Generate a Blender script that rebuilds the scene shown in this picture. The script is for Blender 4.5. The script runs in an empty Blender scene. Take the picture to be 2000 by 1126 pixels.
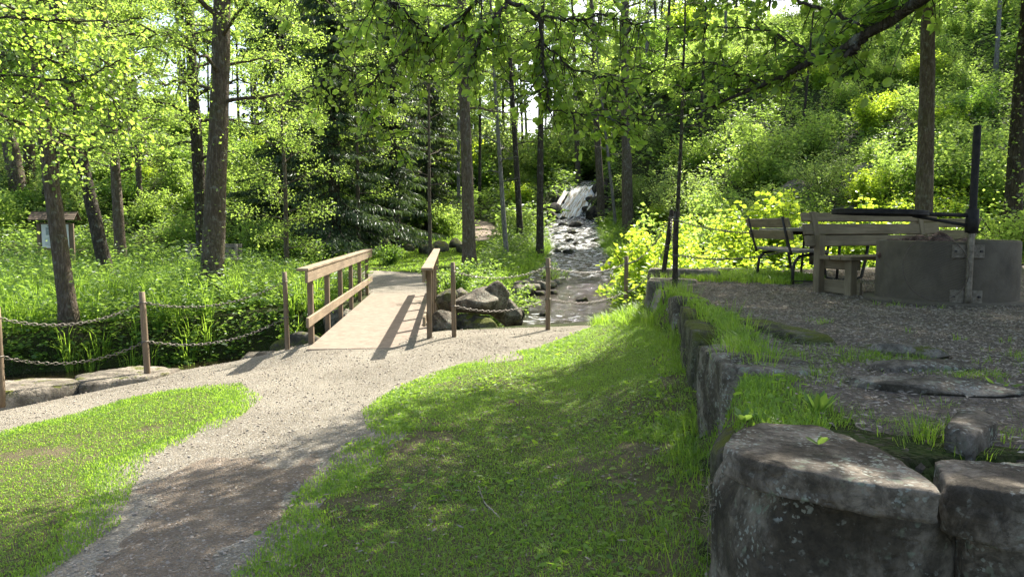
import bpy, bmesh, math, random
import numpy as np
from mathutils import Vector, Matrix, Quaternion

# ------------------------------------------------------------------ camera, sky, sun, exposure
sc = bpy.context.scene
col = sc.collection
F = 1444.0                       # focal length in pixels of a 2000 px wide picture
CAMZ = 1.6
PITCH = math.atan((563 - 440) / F)
cd = bpy.data.cameras.new('camera'); cam = bpy.data.objects.new('camera', cd); col.objects.link(cam)
cd.sensor_width = 36; cd.lens = F / 2000 * 36; cd.clip_end = 800; cd.clip_start = 0.05
cam.location = (0, 0, CAMZ); cam.rotation_euler = (math.pi / 2 - PITCH, 0, 0)
sc.camera = cam

AZ = math.radians(32); EL = math.radians(47)
SUN = np.array([math.sin(AZ) * math.cos(EL), math.cos(AZ) * math.cos(EL), math.sin(EL)])
w = bpy.data.worlds.new('World'); sc.world = w; w.use_nodes = True
nt = w.node_tree; nt.nodes.clear()
sky = nt.nodes.new('ShaderNodeTexSky'); sky.sky_type = 'NISHITA'; sky.sun_disc = False
sky.sun_elevation = EL; sky.sun_rotation = AZ; sky.air_density = 1.0; sky.dust_density = 3.0; sky.ozone_density = 0.3
bg = nt.nodes.new('ShaderNodeBackground'); bg.inputs[1].default_value = 0.13
wo = nt.nodes.new('ShaderNodeOutputWorld')
nt.links.new(sky.outputs[0], bg.inputs[0]); nt.links.new(bg.outputs[0], wo.inputs[0])
ld = bpy.data.lights.new('sun', 'SUN'); sun = bpy.data.objects.new('sun', ld); col.objects.link(sun)
ld.energy = 5.0; ld.angle = math.radians(0.5); ld.color = (1.0, 0.95, 0.86)
sun.location = (10, 18, 30); sun.rotation_euler = Vector(SUN).to_track_quat('Z', 'Y').to_euler()
sc.view_settings.view_transform = 'Standard'; sc.view_settings.look = 'None'
sc.view_settings.exposure = 1.65; sc.view_settings.gamma = 1
sc.render.engine = 'CYCLES'
sc.cycles.max_bounces = 6; sc.cycles.diffuse_bounces = 3; sc.cycles.glossy_bounces = 2
sc.cycles.transmission_bounces = 4; sc.cycles.transparent_max_bounces = 4
sc.cycles.sample_clamp_indirect = 6

# ------------------------------------------------------------------ numbers
R = np.random.default_rng(7)
random.seed(7)
def ray(px, py):
    a = (px - 1000) / F; b = (563 - py) / F
    c, s = math.cos(PITCH), math.sin(PITCH)
    return np.array([a, c + b * s, -s + b * c])
def at(px, py, Y):
    d = ray(px, py); return np.array([0, 0, CAMZ]) + d * (Y / d[1])
def onz(px, py, z=0.0):
    d = ray(px, py); return np.array([0, 0, CAMZ]) + d * ((z - CAMZ) / d[2])
def sm(a, b, x):
    t = np.clip((np.asarray(x, float) - a) / (b - a), 0, 1); return t * t * (3 - 2 * t)
def _h(i, j, k):
    n = (i * 374761393 + j * 668265263 + k * 2147483647 * 3 + 1013904223) & 0xffffffff
    n = ((n ^ (n >> 13)) * 1274126177) & 0xffffffff
    n = n ^ (n >> 16)
    return (n & 0xffff) / 65535.0
def vnoise(p):
    p = np.asarray(p, float); f = np.floor(p).astype(np.int64); t = p - f; t = t * t * (3 - 2 * t)
    x, y, z = f[:, 0], f[:, 1], f[:, 2]; r = 0
    for dx in (0, 1):
        for dy in (0, 1):
            for dz in (0, 1):
                wgt = (t[:, 0] if dx else 1 - t[:, 0]) * (t[:, 1] if dy else 1 - t[:, 1]) * (t[:, 2] if dz else 1 - t[:, 2])
                r = r + wgt * _h(x + dx, y + dy, z + dz)
    return r * 2 - 1
def fbm(p, o=4):
    s = 0; a = 1.0; p = np.asarray(p, float)
    for k in range(o):
        s = s + a * vnoise(p * (2 ** k) + 17.3 * k); a *= 0.5
    return s / 1.9
def n2(x, y, s, o=3, off=0.0):
    x = np.ravel(x); y = np.ravel(y)
    return fbm(np.stack([x * s + off, y * s - off, np.full(x.shape, off * 0.37 + 3.1)], 1), o)
def inside(x, y, poly):
    x = np.asarray(x); y = np.asarray(y); c = np.zeros(x.shape, bool); n = len(poly)
    for i in range(n):
        x1, y1 = poly[i][:2]; x2, y2 = poly[(i + 1) % n][:2]
        if y1 == y2: continue
        cond = ((y1 > y) != (y2 > y)) & (x < (x2 - x1) * (y - y1) / (y2 - y1) + x1)
        c ^= cond
    return c
def segdist(x, y, pts, closed=False, vals=None):
    best = np.full(np.shape(x), 1e9); bv = None if vals is None else [np.zeros(np.shape(x)) for _ in range(len(vals[0]))]
    n = len(pts)
    for i in range(n if closed else n - 1):
        ax, ay = pts[i][:2]; bx, by = pts[(i + 1) % n][:2]
        l2 = (bx - ax) ** 2 + (by - ay) ** 2 + 1e-9
        t = np.clip(((x - ax) * (bx - ax) + (y - ay) * (by - ay)) / l2, 0, 1)
        d = np.hypot(x - ax - t * (bx - ax), y - ay - t * (by - ay))
        m = d < best; best = np.where(m, d, best)
        if vals is not None:
            for q in range(len(bv)):
                bv[q] = np.where(m, vals[i][q] * (1 - t) + vals[(i + 1) % n][q] * t, bv[q])
    return (best, bv) if vals is not None else best
def sdist(x, y, poly):           # positive inside
    d = segdist(x, y, poly, True); return np.where(inside(x, y, poly), d, -d)

# ------------------------------------------------------------------ the lie of the land
STREAM = [(5.2, 50, 4.6, .4), (4.4, 43, 3.85, .4), (4.0, 41.2, 3.45, .35), (3.3, 38.7, 1.95, .5), (2.95, 36.6, 1.65, 1.0), (2.6, 30, .82, .95),
          (2.15, 24, .25, 1.1), (1.45, 20, -.06, 1.45), (1.05, 17, -.3, 1.6), (.75, 15, -.45, 1.6), (.2, 13.7, -.56, 1.2),
          (-1.5, 12.8, -.68, 1.2), (-3.2, 12.2, -.74, 1.3), (-5.2, 11.2, -.8, 1.5), (-8, 10.2, -.85, 1.5), (-14, 9.4, -.9, 1.5), (-40, 9, -1.0, 1.5)]
WALL = [(0.70, 0.0), (0.66, 1.4), (.68, 2.2), (.86, 2.9), (1.10, 3.8), (1.36, 5.0), (1.62, 6.4), (1.72, 7.6), (1.75, 9.4), (2.0, 10.6), (2.4, 11.8)]
TERR = [(.92, 2.35)] + WALL[3:] + [(3.2, 12.6), (4.4, 13.0), (7, 14.0), (12, 15.5), (30, 18), (30, 1.9), (3.4, 2.15), (1.9, 2.3)]
TZ = 0.82
def H(x, y):
    x = np.asarray(x, float); y = np.asarray(y, float); sh = x.shape
    x = x.ravel(); y = y.ravel()
    z = np.interp(y, [-5, 12, 18, 26, 28, 34, 40, 50, 70, 95, 140], [0.0, 0, 0.0, .3, .5, 1.1, 1.9, 4.2, 7, 7.5, 7.5])
    z = z + (.05 + .085 * np.clip(x + 1, -7, 0)) * (1 - sm(10, 15, y))
    z = z + .05 * n2(x, y, .45, 3, 5.) * sm(12, 20, y) + .4 * n2(x, y, .12, 3, 9.) * sm(24, 40, y) + .012 * n2(x, y, 1.3, 3, 2.)
    tw = 3.8 + np.clip(y - 26.5, 0, 60) * 1.0
    z = z + (1 - sm(0, 1, (x + 3.2 + tw) / tw)) * np.clip(y - 26.5, 0, 16) * .22
    z = z + np.clip(-9 - x, 0, 30) * .10 * sm(15, 26, y)
    hr = np.clip(y - 18.5, 0, 18.5) * .34 * sm(4.5, 9.5, x) + np.clip(x - 9, 0, 40) * .22 * sm(12, 22, y)
    z = z + hr
    z = z + sm(4.2, 5.6, x) * np.clip(y - 34, 0, 8) * .22
    d, (zs, ws) = segdist(x, y, STREAM, vals=[(p[2], p[3]) for p in STREAM])
    d = d + .18 * n2(x, y, .9, 3, 4.)
    bank = 0.75 + .9 * sm(16, 22, y)
    t = sm(0, 1, (d - ws) / bank)
    low = zs - .28 + .1 * n2(x, y, 2., 2, 8.)
    z = np.where(d < ws + bank, low * (1 - t) + np.maximum(z, zs + .12) * t, z)
    z = z + (.23 + .12 * sm(4.5, 6, y)) * sm(1.25, .05, segdist(x, y, WALL[3:10])) * (1 - sm(10.2, 11, y)) * (y > 2)
    sd = sdist(x, y, TERR)
    far = sm(10.5, 13, y)
    tt = sm(-.10 - .9 * far, .10 + .0 * far, sd + .03 * n2(x, y, 3., 2))
    tz = TZ + .02 * n2(x, y, 1.1, 3, 7.) + .012 * n2(x, y, 5., 2, 3.)
    z = z * (1 - tt) + np.maximum(tz, z * far) * tt
    wb = np.exp(-((x + 1.85) / 1.25) ** 4 - ((y - 9.75) / .8) ** 4); z = z * (1 - wb) + np.maximum(z, .005) * wb
    return z.reshape(sh)
def h1(x, y): return float(H(np.array([x]), np.array([y]))[0])
def ground(px, py):              # first hit of a pixel's ray with the land
    d = ray(px, py); t = np.linspace(1.0, 110, 5000)
    X = d[0] * t; Y = d[1] * t; Z = CAMZ + d[2] * t
    hit = np.nonzero(Z < H(X, Y))[0]
    k = hit[0] if len(hit) else -1
    return np.array([X[k], Y[k], Z[k]])

# ------------------------------------------------------------------ mesh helpers
class MB:
    def __init__(s): s.v = []; s.f = []; s.g = []; s.n = 0; s.m = []
    def add(s, v, f, g=None, mi=0):
        v = np.asarray(v, float).reshape(-1, 3); s.v.append(v)
        s.g.append(v if g is None else np.asarray(g, float))
        for ff in (f if isinstance(f, list) else [f]):
            ff = np.asarray(ff, np.int64); s.f.append(ff + s.n); s.m.append(np.full(len(ff), mi, np.int32))
        s.n += len(v)
    def build(s, name, mat, parent=None, smooth=True, loc=None):
        v = np.concatenate(s.v) if s.v else np.zeros((0, 3)); me = bpy.data.meshes.new(name)
        me.vertices.add(len(v)); me.vertices.foreach_set('co', v.astype(np.float32).ravel())
        tot = np.concatenate([np.full(len(f), f.shape[1], np.int32) for f in s.f])
        idx = np.concatenate([f.ravel() for f in s.f]).astype(np.int32)
        st = np.concatenate([[0], np.cumsum(tot)[:-1]]).astype(np.int32)
        me.loops.add(len(idx)); me.loops.foreach_set('vertex_index', idx)
        me.polygons.add(len(tot)); me.polygons.foreach_set('loop_start', st); me.polygons.foreach_set('loop_total', tot)
        me.polygons.foreach_set('use_smooth', np.full(len(tot), smooth, bool))
        me.update(calc_edges=True)
        g = np.concatenate(s.g)
        if g is not None and not np.array_equal(g, v):
            at_ = me.attributes.new('grain', 'FLOAT_VECTOR', 'POINT'); at_.data.foreach_set('vector', g.astype(np.float32).ravel())
        mats = mat if isinstance(mat, (list, tuple)) else [mat]
        for m_ in mats: me.materials.append(m_)
        if len(mats) > 1: me.polygons.foreach_set('material_index', np.concatenate(s.m))
        o = bpy.data.objects.new(name, me); col.objects.link(o)
        if parent is not None: o.parent = parent
        if loc is not None: o.location = loc
        return o
def tag(o, label=None, cat=None, group=None, kind=None):
    if label: o['label'] = label
    if cat: o['category'] = cat
    if group: o['group'] = group
    if kind: o['kind'] = kind
    return o
def empty(name, loc, label, cat, group=None, rz=0.0):
    o = bpy.data.objects.new(name, None); col.objects.link(o); o.empty_display_size = .2
    o.location = [float(c) for c in loc]; o.rotation_euler = (0, 0, rz)
    return tag(o, label, cat, group)
def copy_tree(o, parent=None, kids=None):
    c = o.copy(); col.objects.link(c)
    if parent is not None: c.parent = parent
    for ch in [k for k in col.objects if k.parent == o] if kids is None else kids:
        d = ch.copy(); col.objects.link(d); d.parent = c
    return c
def rotm(axis_z=0., ax=0., ay=0.):
    return np.array((Matrix.Rotation(axis_z, 3, 'Z') @ Matrix.Rotation(ay, 3, 'Y') @ Matrix.Rotation(ax, 3, 'X')))
def box(mb, c, s, rz=0., rx=0., ry=0., bev=0.006, mi=0, M=None):
    """bevelled box; grain runs along its longest side"""
    s = np.array(s, float) / 2; b = min(bev, s.min() * .45); vs = []
    for sx in (-1, 1):
        for sy in (-1, 1):
            for sz in (-1, 1):
                for k in range(3):
                    q = s - b; q[k] = s[k]; vs.append(np.array([sx, sy, sz]) * q)
    vs = np.array(vs); cid = {}
    n = 0
    for sx in (-1, 1):
        for sy in (-1, 1):
            for sz in (-1, 1):
                cid[(sx, sy, sz)] = n; n += 3
    q4 = []; t3 = []
    for k in range(3):
        a, c2 = [i for i in range(3) if i != k]
        for sg in (-1, 1):
            ring = []
            for (p, r) in ((-1, -1), (1, -1), (1, 1), (-1, 1)):
                key = [0, 0, 0]; key[k] = sg; key[a] = p; key[c2] = r; ring.append(cid[tuple(key)] + k)
            q4.append(ring)
    for k in range(3):                      # edges along axis k
        a, c2 = [i for i in range(3) if i != k]
        for p in (-1, 1):
            for r in (-1, 1):
                k0 = [0, 0, 0]; k1 = [0, 0, 0]; k0[k] = -1; k1[k] = 1
                for q in (k0, k1): q[a] = p; q[c2] = r
                q4.append([cid[tuple(k0)] + a, cid[tuple(k1)] + a, cid[tuple(k1)] + c2, cid[tuple(k0)] + c2])
    for key, v0 in cid.items(): t3.append([v0, v0 + 1, v0 + 2])
    order = np.argsort(-s); g = vs[:, order] + R.random(3) * 9
    Mx = rotm(rz, rx, ry) if M is None else M
    mb.add(vs @ Mx.T + np.array(c), [np.array(q4), np.array(t3)], g, mi)
def tube(mb, pts, rad, seg=8, cap=True, wob=0., mi=0):
    P = np.asarray(pts, float); n = len(P); rad = np.broadcast_to(np.asarray(rad, float), (n,))
    T = np.gradient(P, axis=0); T /= np.linalg.norm(T, axis=1)[:, None] + 1e-9
    u = np.cross(T[0], [0, 0, 1.0]);
    if np.linalg.norm(u) < .1: u = np.cross(T[0], [1.0, 0, 0])
    u /= np.linalg.norm(u); V = []
    a = np.linspace(0, 2 * np.pi, seg, endpoint=False)
    for i in range(n):
        u = u - T[i] * np.dot(u, T[i]); u /= np.linalg.norm(u) + 1e-9; v = np.cross(T[i], u)
        r = rad[i] * (1 + (wob * (R.random(seg) - .5) if wob else 0))
        V.append(P[i] + (np.cos(a) * r)[:, None] * u + (np.sin(a) * r)[:, None] * v)
    V = np.concatenate(V); i = np.arange(n - 1)[:, None] * seg; j = np.arange(seg)[None]
    j2 = (j + 1) % seg
    f = np.stack([i + j, i + j2, i + seg + j2, i + seg + j], -1).reshape(-1, 4)
    fs = [f]
    if cap: fs += [np.arange(seg)[::-1][None], (np.arange(seg) + (n - 1) * seg)[None]]
    g = V.copy()
    mb.add(V, fs, None, mi)
def leaves(mb, C, A, N, L, W, kind='far', fold=.18):
    """C centre of stalk end, A axis, N normal (unit rows), L length, W width"""
    C = np.asarray(C, float); n = len(C)
    A = A / (np.linalg.norm(A, axis=1)[:, None] + 1e-9); N = N - A * (A * N).sum(1)[:, None]
    N /= np.linalg.norm(N, axis=1)[:, None] + 1e-9; B = np.cross(A, N)
    L = np.broadcast_to(np.asarray(L, float), (n,))[:, None]; W = np.broadcast_to(np.asarray(W, float), (n,))[:, None]
    if kind == 'far':
        tv = [(0, 0, 0), (.45, .5, fold), (1, 0, -.05), (.5, -.5, fold)]
        fs = [np.array([[0, 1, 2, 3]])]
    elif kind == 'blade':
        tv = [(0, .5, 0), (0, -.5, 0), (.55, -.35, .0), (.55, .35, .0), (1, 0, -.12)]
        fs = [np.array([[0, 1, 2, 3]]), np.array([[3, 2, 4]])]
    else:
        tv = [(0, 0, 0), (.25, .42, fold), (.72, .46, fold), (1, 0, 0), (.72, -.46, fold), (.25, -.42, fold)]
        fs = [np.array([[0, 3, 2, 1], [0, 5, 4, 3]])]
    k = len(tv); V = np.zeros((n, k, 3))
    for q, (a, b, c) in enumerate(tv): V[:, q] = C + A * L * a + B * W * b + N * W * c
    off = (np.arange(n) * k)[:, None, None]
    mb.add(V.reshape(-1, 3), [(f[None] + off).reshape(-1, f.shape[1]) for f in fs])
def rnd_dirs(n, zs=1.0, zb=0.0):
    d = R.normal(size=(n, 3)); d[:, 2] = d[:, 2] * zs + zb; return d / (np.linalg.norm(d, axis=1)[:, None] + 1e-9)

# ------------------------------------------------------------------ materials
def newmat(name):
    m = bpy.data.materials.new(name); m.use_nodes = True; m.node_tree.nodes.clear(); return m, m.node_tree
def nd(t, typ, **k):
    n = t.nodes.new(typ)
    for a, b in k.items():
        if a == 'ins':
            for i, v in b.items(): n.inputs[i].default_value = v
        else: setattr(n, a, b)
    return n
def ramp(t, src, stops):
    r = nd(t, 'ShaderNodeValToRGB'); e = r.color_ramp.elements
    while len(e) > 1: e.remove(e[-1])
    e[0].position = stops[0][0]; e[0].color = (*stops[0][1], 1)
    for p, c in stops[1:]:
        x = e.new(p); x.color = (*c, 1)
    t.links.new(src, r.inputs[0]); return r.outputs[0]
def g3(v): return (v, v, v)
def coords(t, attr=None, scale=(1, 1, 1)):
    if attr: c = nd(t, 'ShaderNodeAttribute', attribute_name=attr).outputs['Vector']
    else: c = nd(t, 'ShaderNodeTexCoord').outputs['Object']
    m = nd(t, 'ShaderNodeMapping'); m.inputs['Scale'].default_value = scale; t.links.new(c, m.inputs[0]); return m.outputs[0]
def noise(t, vec, scale, det=4, rough=.6, dist=0.):
    n = nd(t, 'ShaderNodeTexNoise', ins={'Scale': scale, 'Detail': det, 'Roughness': rough, 'Distortion': dist}); t.links.new(vec, n.inputs['Vector']); return n.outputs['Fac']
def mixc(t, fac, a, b, mode='MIX'):
    m = nd(t, 'ShaderNodeMix', data_type='RGBA', blend_type=mode)
    for s, v in ((0, fac), (6, a), (7, b)):
        if isinstance(v, (int, float)): m.inputs[s].default_value = v
        elif isinstance(v, tuple): m.inputs[s].default_value = (*v, 1)
        else: t.links.new(v, m.inputs[s])
    return m.outputs[2]
def finish(t, colr, rough=.8, bump=None, bstr=.5, bdist=.02, spec=.3, metal=0.):
    p = nd(t, 'ShaderNodeBsdfPrincipled'); o = nd(t, 'ShaderNodeOutputMaterial')
    if isinstance(colr, tuple): p.inputs['Base Color'].default_value = (*colr, 1)
    else: t.links.new(colr, p.inputs['Base Color'])
    if isinstance(rough, float): p.inputs['Roughness'].default_value = rough
    else: t.links.new(rough, p.inputs['Roughness'])
    p.inputs['Specular IOR Level'].default_value = spec; p.inputs['Metallic'].default_value = metal
    if bump is not None:
        b = nd(t, 'ShaderNodeBump', ins={'Strength': bstr, 'Distance': bdist}); t.links.new(bump, b.inputs['Height']); t.links.new(b.outputs[0], p.inputs['Normal'])
    t.links.new(p.outputs[0], o.inputs[0]); return p
def leafmat(name, c1, c2, trans, tf=.5, rough=.45):
    m, t = newmat(name)
    g = nd(t, 'ShaderNodeNewGeometry'); oi = nd(t, 'ShaderNodeObjectInfo')
    c = mixc(t, g.outputs['Random Per Island'], c1, c2)
    hv = nd(t, 'ShaderNodeHueSaturation'); t.links.new(c, hv.inputs['Color'])
    mr = nd(t, 'ShaderNodeMapRange', ins={3: .8, 4: 1.2}); t.links.new(oi.outputs['Random'], mr.inputs[0]); t.links.new(mr.outputs[0], hv.inputs['Value'])
    mr2 = nd(t, 'ShaderNodeMapRange', ins={3: .485, 4: .515}); t.links.new(oi.outputs['Random'], mr2.inputs[0]); t.links.new(mr2.outputs[0], hv.inputs['Hue'])
    p = nd(t, 'ShaderNodeBsdfPrincipled', ins={'Roughness': rough, 'Specular IOR Level': .45}); t.links.new(hv.outputs[0], p.inputs['Base Color'])
    tr = nd(t, 'ShaderNodeBsdfTranslucent')
    tc = mixc(t, g.outputs['Random Per Island'], tuple(x * .7 for x in trans), tuple(min(1, x * 1.25) for x in trans))
    t.links.new(tc, tr.inputs[0])
    mx = nd(t, 'ShaderNodeMixShader', ins={0: tf}); t.links.new(p.outputs[0], mx.inputs[1]); t.links.new(tr.outputs[0], mx.inputs[2])
    o = nd(t, 'ShaderNodeOutputMaterial'); t.links.new(mx.outputs[0], o.inputs[0]); return m

M = {}
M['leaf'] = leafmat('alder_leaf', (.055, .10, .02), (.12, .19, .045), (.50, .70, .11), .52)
M['leaf_alder'] = leafmat('shaded_alder_leaf', (.03, .065, .012), (.065, .12, .025), (.56, .80, .10), .52)  # darker alder leaf; shade from the crown above is put into its colour
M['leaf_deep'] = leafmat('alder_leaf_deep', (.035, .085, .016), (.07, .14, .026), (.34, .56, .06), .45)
M['leaf_blue'] = leafmat('willow_leaf', (.05, .10, .03), (.10, .165, .06), (.46, .62, .13), .5)
M['leaf_lime'] = leafmat('maple_leaf', (.10, .18, .02), (.17, .26, .03), (.62, .80, .06), .55)
M['herb'] = leafmat('herb_leaf', (.035, .085, .014), (.095, .17, .025), (.36, .54, .08), .46)
M['grass'] = leafmat('grass_blade', (.06, .135, .016), (.17, .25, .04), (.40, .62, .055), .5, .5)
M['needle'] = leafmat('spruce_needle', (.025, .05, .018), (.055, .09, .03), (.12, .19, .04), .3)

def barkmat(name, base, lite, moss=0.3):
    m, t = newmat(name); v = coords(t, None, (1, 1, .22))
    n1 = noise(t, v, 26, 6, .7, .6); n2_ = noise(t, coords(t), 2.2, 4, .6)
    vo = nd(t, 'ShaderNodeTexVoronoi', feature='DISTANCE_TO_EDGE', ins={'Scale': 30}); t.links.new(v, vo.inputs['Vector'])
    c = ramp(t, n1, [(.3, tuple(x * .45 for x in base)), (.5, base), (.72, lite)])
    lich = noise(t, coords(t), 9, 5, .7); c = mixc(t, ramp(t, lich, [(.56, g3(0)), (.66, g3(.55))]), c, (.26, .27, .22))
    c = mixc(t, ramp(t, n2_, [(.5, g3(0)), (.68, g3(moss))]), c, (.09, .10, .02))
    mu = nd(t, 'ShaderNodeMath', operation='MULTIPLY'); t.links.new(n1, mu.inputs[0]); t.links.new(ramp(t, vo.outputs['Distance'], [(0, g3(.2)), (.2, g3(1))]), mu.inputs[1])
    finish(t, c, .92, mu.outputs[0], 1.0, .03, .15); return m
M['bark'] = barkmat('alder_bark', (.115, .088, .062), (.24, .20, .155))
M['bark_dark'] = barkmat('dark_bark', (.05, .04, .03), (.13, .105, .08), .15)
M['bark_birch'] = barkmat('birch_bark', (.18, .165, .14), (.42, .40, .35), .1)

def rockmat(name, a, b, moss=0., lich=.5, mossc=(.10, .11, .015), scale=1.):
    m, t = newmat(name); v = coords(t)
    n1 = noise(t, v, 3.0 * scale, 10, .68, .5); n3 = noise(t, v, 34 * scale, 8, .75); n4 = noise(t, v, 11 * scale, 8, .7, 1.2)
    c = ramp(t, n1, [(.34, tuple(x * .55 for x in a)), (.46, a), (.56, b), (.7, tuple(x * 1.2 for x in b))])
    c = mixc(t, .8, c, ramp(t, n3, [(.3, g3(.30)), (.5, g3(.85)), (.68, g3(1.0))]), 'MULTIPLY')
    c = mixc(t, ramp(t, n4, [(.50, g3(0)), (.60, g3(.55))]), c, tuple(x * .4 for x in a))
    # fine cracks
    vc = nd(t, 'ShaderNodeTexVoronoi', feature='DISTANCE_TO_EDGE', ins={'Scale': 2.6 * scale})
    wv = nd(t, 'ShaderNodeVectorMath', operation='ADD'); nn = nd(t, 'ShaderNodeTexNoise', ins={'Scale': 5 * scale, 'Detail': 8}); t.links.new(v, nn.inputs['Vector'])
    sc_ = nd(t, 'ShaderNodeVectorMath', operation='SCALE', ins={3: .35 / scale}); t.links.new(nn.outputs['Color'], sc_.inputs[0]); t.links.new(v, wv.inputs[0]); t.links.new(sc_.outputs[0], wv.inputs[1]); t.links.new(wv.outputs[0], vc.inputs['Vector'])
    crack = ramp(t, vc.outputs['Distance'], [(0, g3(.5)), (.03, g3(1))])
    # lichen blotches of two sizes
    for k, (s_, thr, cl) in enumerate(((17, .20, (.23, .26, .18)), (46, .26, (.34, .35, .29)))):
        vo = nd(t, 'ShaderNodeTexVoronoi', ins={'Scale': s_ * scale}); w2 = nd(t, 'ShaderNodeVectorMath', operation='ADD'); n5 = nd(t, 'ShaderNodeTexNoise', ins={'Scale': s_ * 1.3 * scale, 'Detail': 5}); t.links.new(v, n5.inputs['Vector'])
        s5 = nd(t, 'ShaderNodeVectorMath', operation='SCALE', ins={3: 1.6 / s_ / scale}); t.links.new(n5.outputs['Color'], s5.inputs[0]); t.links.new(v, w2.inputs[0]); t.links.new(s5.outputs[0], w2.inputs[1]); t.links.new(w2.outputs[0], vo.inputs['Vector'])
        sp = nd(t, 'ShaderNodeMath', operation='MULTIPLY'); t.links.new(ramp(t, vo.outputs['Distance'], [(thr, g3(1)), (thr + .12, g3(0))]), sp.inputs[0]); t.links.new(ramp(t, noise(t, v, (3.1 + k) * scale, 5, .7), [(.47, g3(0)), (.56, g3(lich))]), sp.inputs[1])
        c = mixc(t, sp.outputs[0], c, cl)
    if moss:
        ge = nd(t, 'ShaderNodeNewGeometry'); se = nd(t, 'ShaderNodeSeparateXYZ'); t.links.new(ge.outputs['Normal'], se.inputs[0])
        mm = nd(t, 'ShaderNodeMath', operation='MULTIPLY'); t.links.new(ramp(t, se.outputs[2], [(.1, g3(.25)), (.8, g3(1))]), mm.inputs[0])
        t.links.new(ramp(t, noise(t, v, 4 * scale, 8, .75), [(.58 - .20 * moss, g3(0)), (.62 - .16 * moss, g3(1))]), mm.inputs[1])
        c = mixc(t, mm.outputs[0], c, mixc(t, n3, tuple(x * .5 for x in mossc), tuple(x * 1.3 for x in mossc)))
    ad = nd(t, 'ShaderNodeMath', operation='MULTIPLY_ADD', ins={1: .45}); t.links.new(n3, ad.inputs[0]); t.links.new(n4, ad.inputs[2])
    a2 = nd(t, 'ShaderNodeMath', operation='MULTIPLY_ADD', ins={1: .5}); t.links.new(crack, a2.inputs[0]); t.links.new(ad.outputs[0], a2.inputs[2])
    finish(t, c, .88, a2.outputs[0], 1.0, .030, .2); return m
M['rock'] = rockmat('grey_rock', (.105, .087, .062), (.265, .225, .17), 0, .85)
M['rock_moss'] = rockmat('mossy_rock', (.07, .062, .045), (.16, .14, .105), .6, .4)
M['rock_wet'] = rockmat('wet_rock', (.03, .026, .022), (.11, .09, .07), .2, .1)
M['rock_pale'] = rockmat('pale_stone', (.17, .145, .11), (.31, .265, .205), .12, .3)
M['rock_red'] = rockmat('red_stone', (.12, .07, .055), (.26, .16, .13), 0, .1, scale=2)

def soil(name, a, b, c_, scale, bstr=.8, bdist=.02, big=(1.2, .4), pebble=(.42, .39, .36), pamt=.5, stones=120., vmin=.35):
    """granular ground: pebbles of varied grey over a soil colour"""
    m, t = newmat(name); v = coords(t)
    vo = nd(t, 'ShaderNodeTexVoronoi', ins={'Scale': stones}); t.links.new(v, vo.inputs['Vector'])
    cr = nd(t, 'ShaderNodeSeparateXYZ'); t.links.new(vo.outputs['Color'], cr.inputs[0])
    n1 = noise(t, v, big[0], 6, .65, .4); n3 = noise(t, v, scale, 5, .75)
    c = ramp(t, n1, [(.35, a), (.65, b)])
    c = mixc(t, ramp(t, n3, [(.45, g3(0)), (.7, g3(.8))]), c, c_)
    pb = mixc(t, cr.outputs[0], tuple(x * vmin for x in pebble), pebble)
    c = mixc(t, ramp(t, cr.outputs[1], [(1 - pamt, g3(0)), (1 - pamt + .12, g3(.9))]), c, pb)
    ad = nd(t, 'ShaderNodeMath', operation='MULTIPLY_ADD', ins={1: -.8}); t.links.new(vo.outputs['Distance'], ad.inputs[0]); t.links.new(n3, ad.inputs[2])
    finish(t, c, .95, ad.outputs[0], bstr, bdist, .15); return m
M['gravel'] = soil('gravel', (.165, .142, .104), (.315, .278, .212), (.12, .10, .072), 60, 1., .016, big=(.9, .4), pebble=(.41, .375, .31), pamt=.42, stones=75, vmin=.38)
M['mulch'] = soil('dark_gravel', (.105, .084, .060), (.175, .146, .108), (.065, .045, .03), 40, 1., .02, pebble=(.26, .22, .18), pamt=.4, stones=75)
M['turfsoil'] = soil('turf_soil', (.075, .075, .028), (.15, .125, .07), (.085, .06, .036), 22, .8, .02, pebble=(.14, .12, .09), pamt=.12)
M['forest'] = soil('forest_floor', (.028, .045, .010), (.055, .072, .016), (.04, .03, .018), 9, 1., .05, pebble=(.12, .10, .07), pamt=.15, stones=40)
M['dirt'] = soil('brown_soil', (.15, .115, .08), (.26, .21, .155), (.10, .072, .05), 50, 1., .016, pebble=(.30, .26, .21), pamt=.32, stones=80, vmin=.4)
M['farpath'] = soil('dirt_path', (.24, .18, .13), (.34, .27, .20), (.18, .13, .09), 30, .6, .02, pamt=.2)
M['bed'] = soil('stream_bed', (.04, .032, .022), (.08, .06, .04), (.05, .04, .03), 8, 1., .05, pebble=(.18, .14, .10), pamt=.5, stones=14)

def woodmat(name, a, b, dark=(.05, .04, .03), rough=.8):
    m, t = newmat(name); v = coords(t, 'grain', (1.2, 22, 22))
    n1 = noise(t, v, 2.0, 6, .65, .8); n2_ = noise(t, coords(t, 'grain', (1.5, 3, 3)), 1.5, 4, .6)
    c = ramp(t, n1, [(.3, a), (.68, b)])
    c = mixc(t, ramp(t, n2_, [(.35, g3(.55)), (.6, g3(0))]), c, tuple((x * .5 + y * .5) for x, y in zip(a, dark)))
    c = mixc(t, ramp(t, noise(t, coords(t, 'grain', (2, 60, 60)), 3, 3, .6), [(.62, g3(0)), (.7, g3(.7))]), c, dark)
    finish(t, c, rough, n1, .35, .004, .25); return m
M['wood_rail'] = woodmat('rail_wood', (.20, .145, .09), (.33, .255, .17))
M['wood_bench'] = woodmat('bench_wood', (.15, .115, .065), (.27, .215, .135))
M['wood_grey'] = woodmat('grey_wood', (.17, .155, .13), (.30, .27, .23))
M['wood_post'] = woodmat('post_wood', (.15, .105, .065), (.26, .19, .125))
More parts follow.
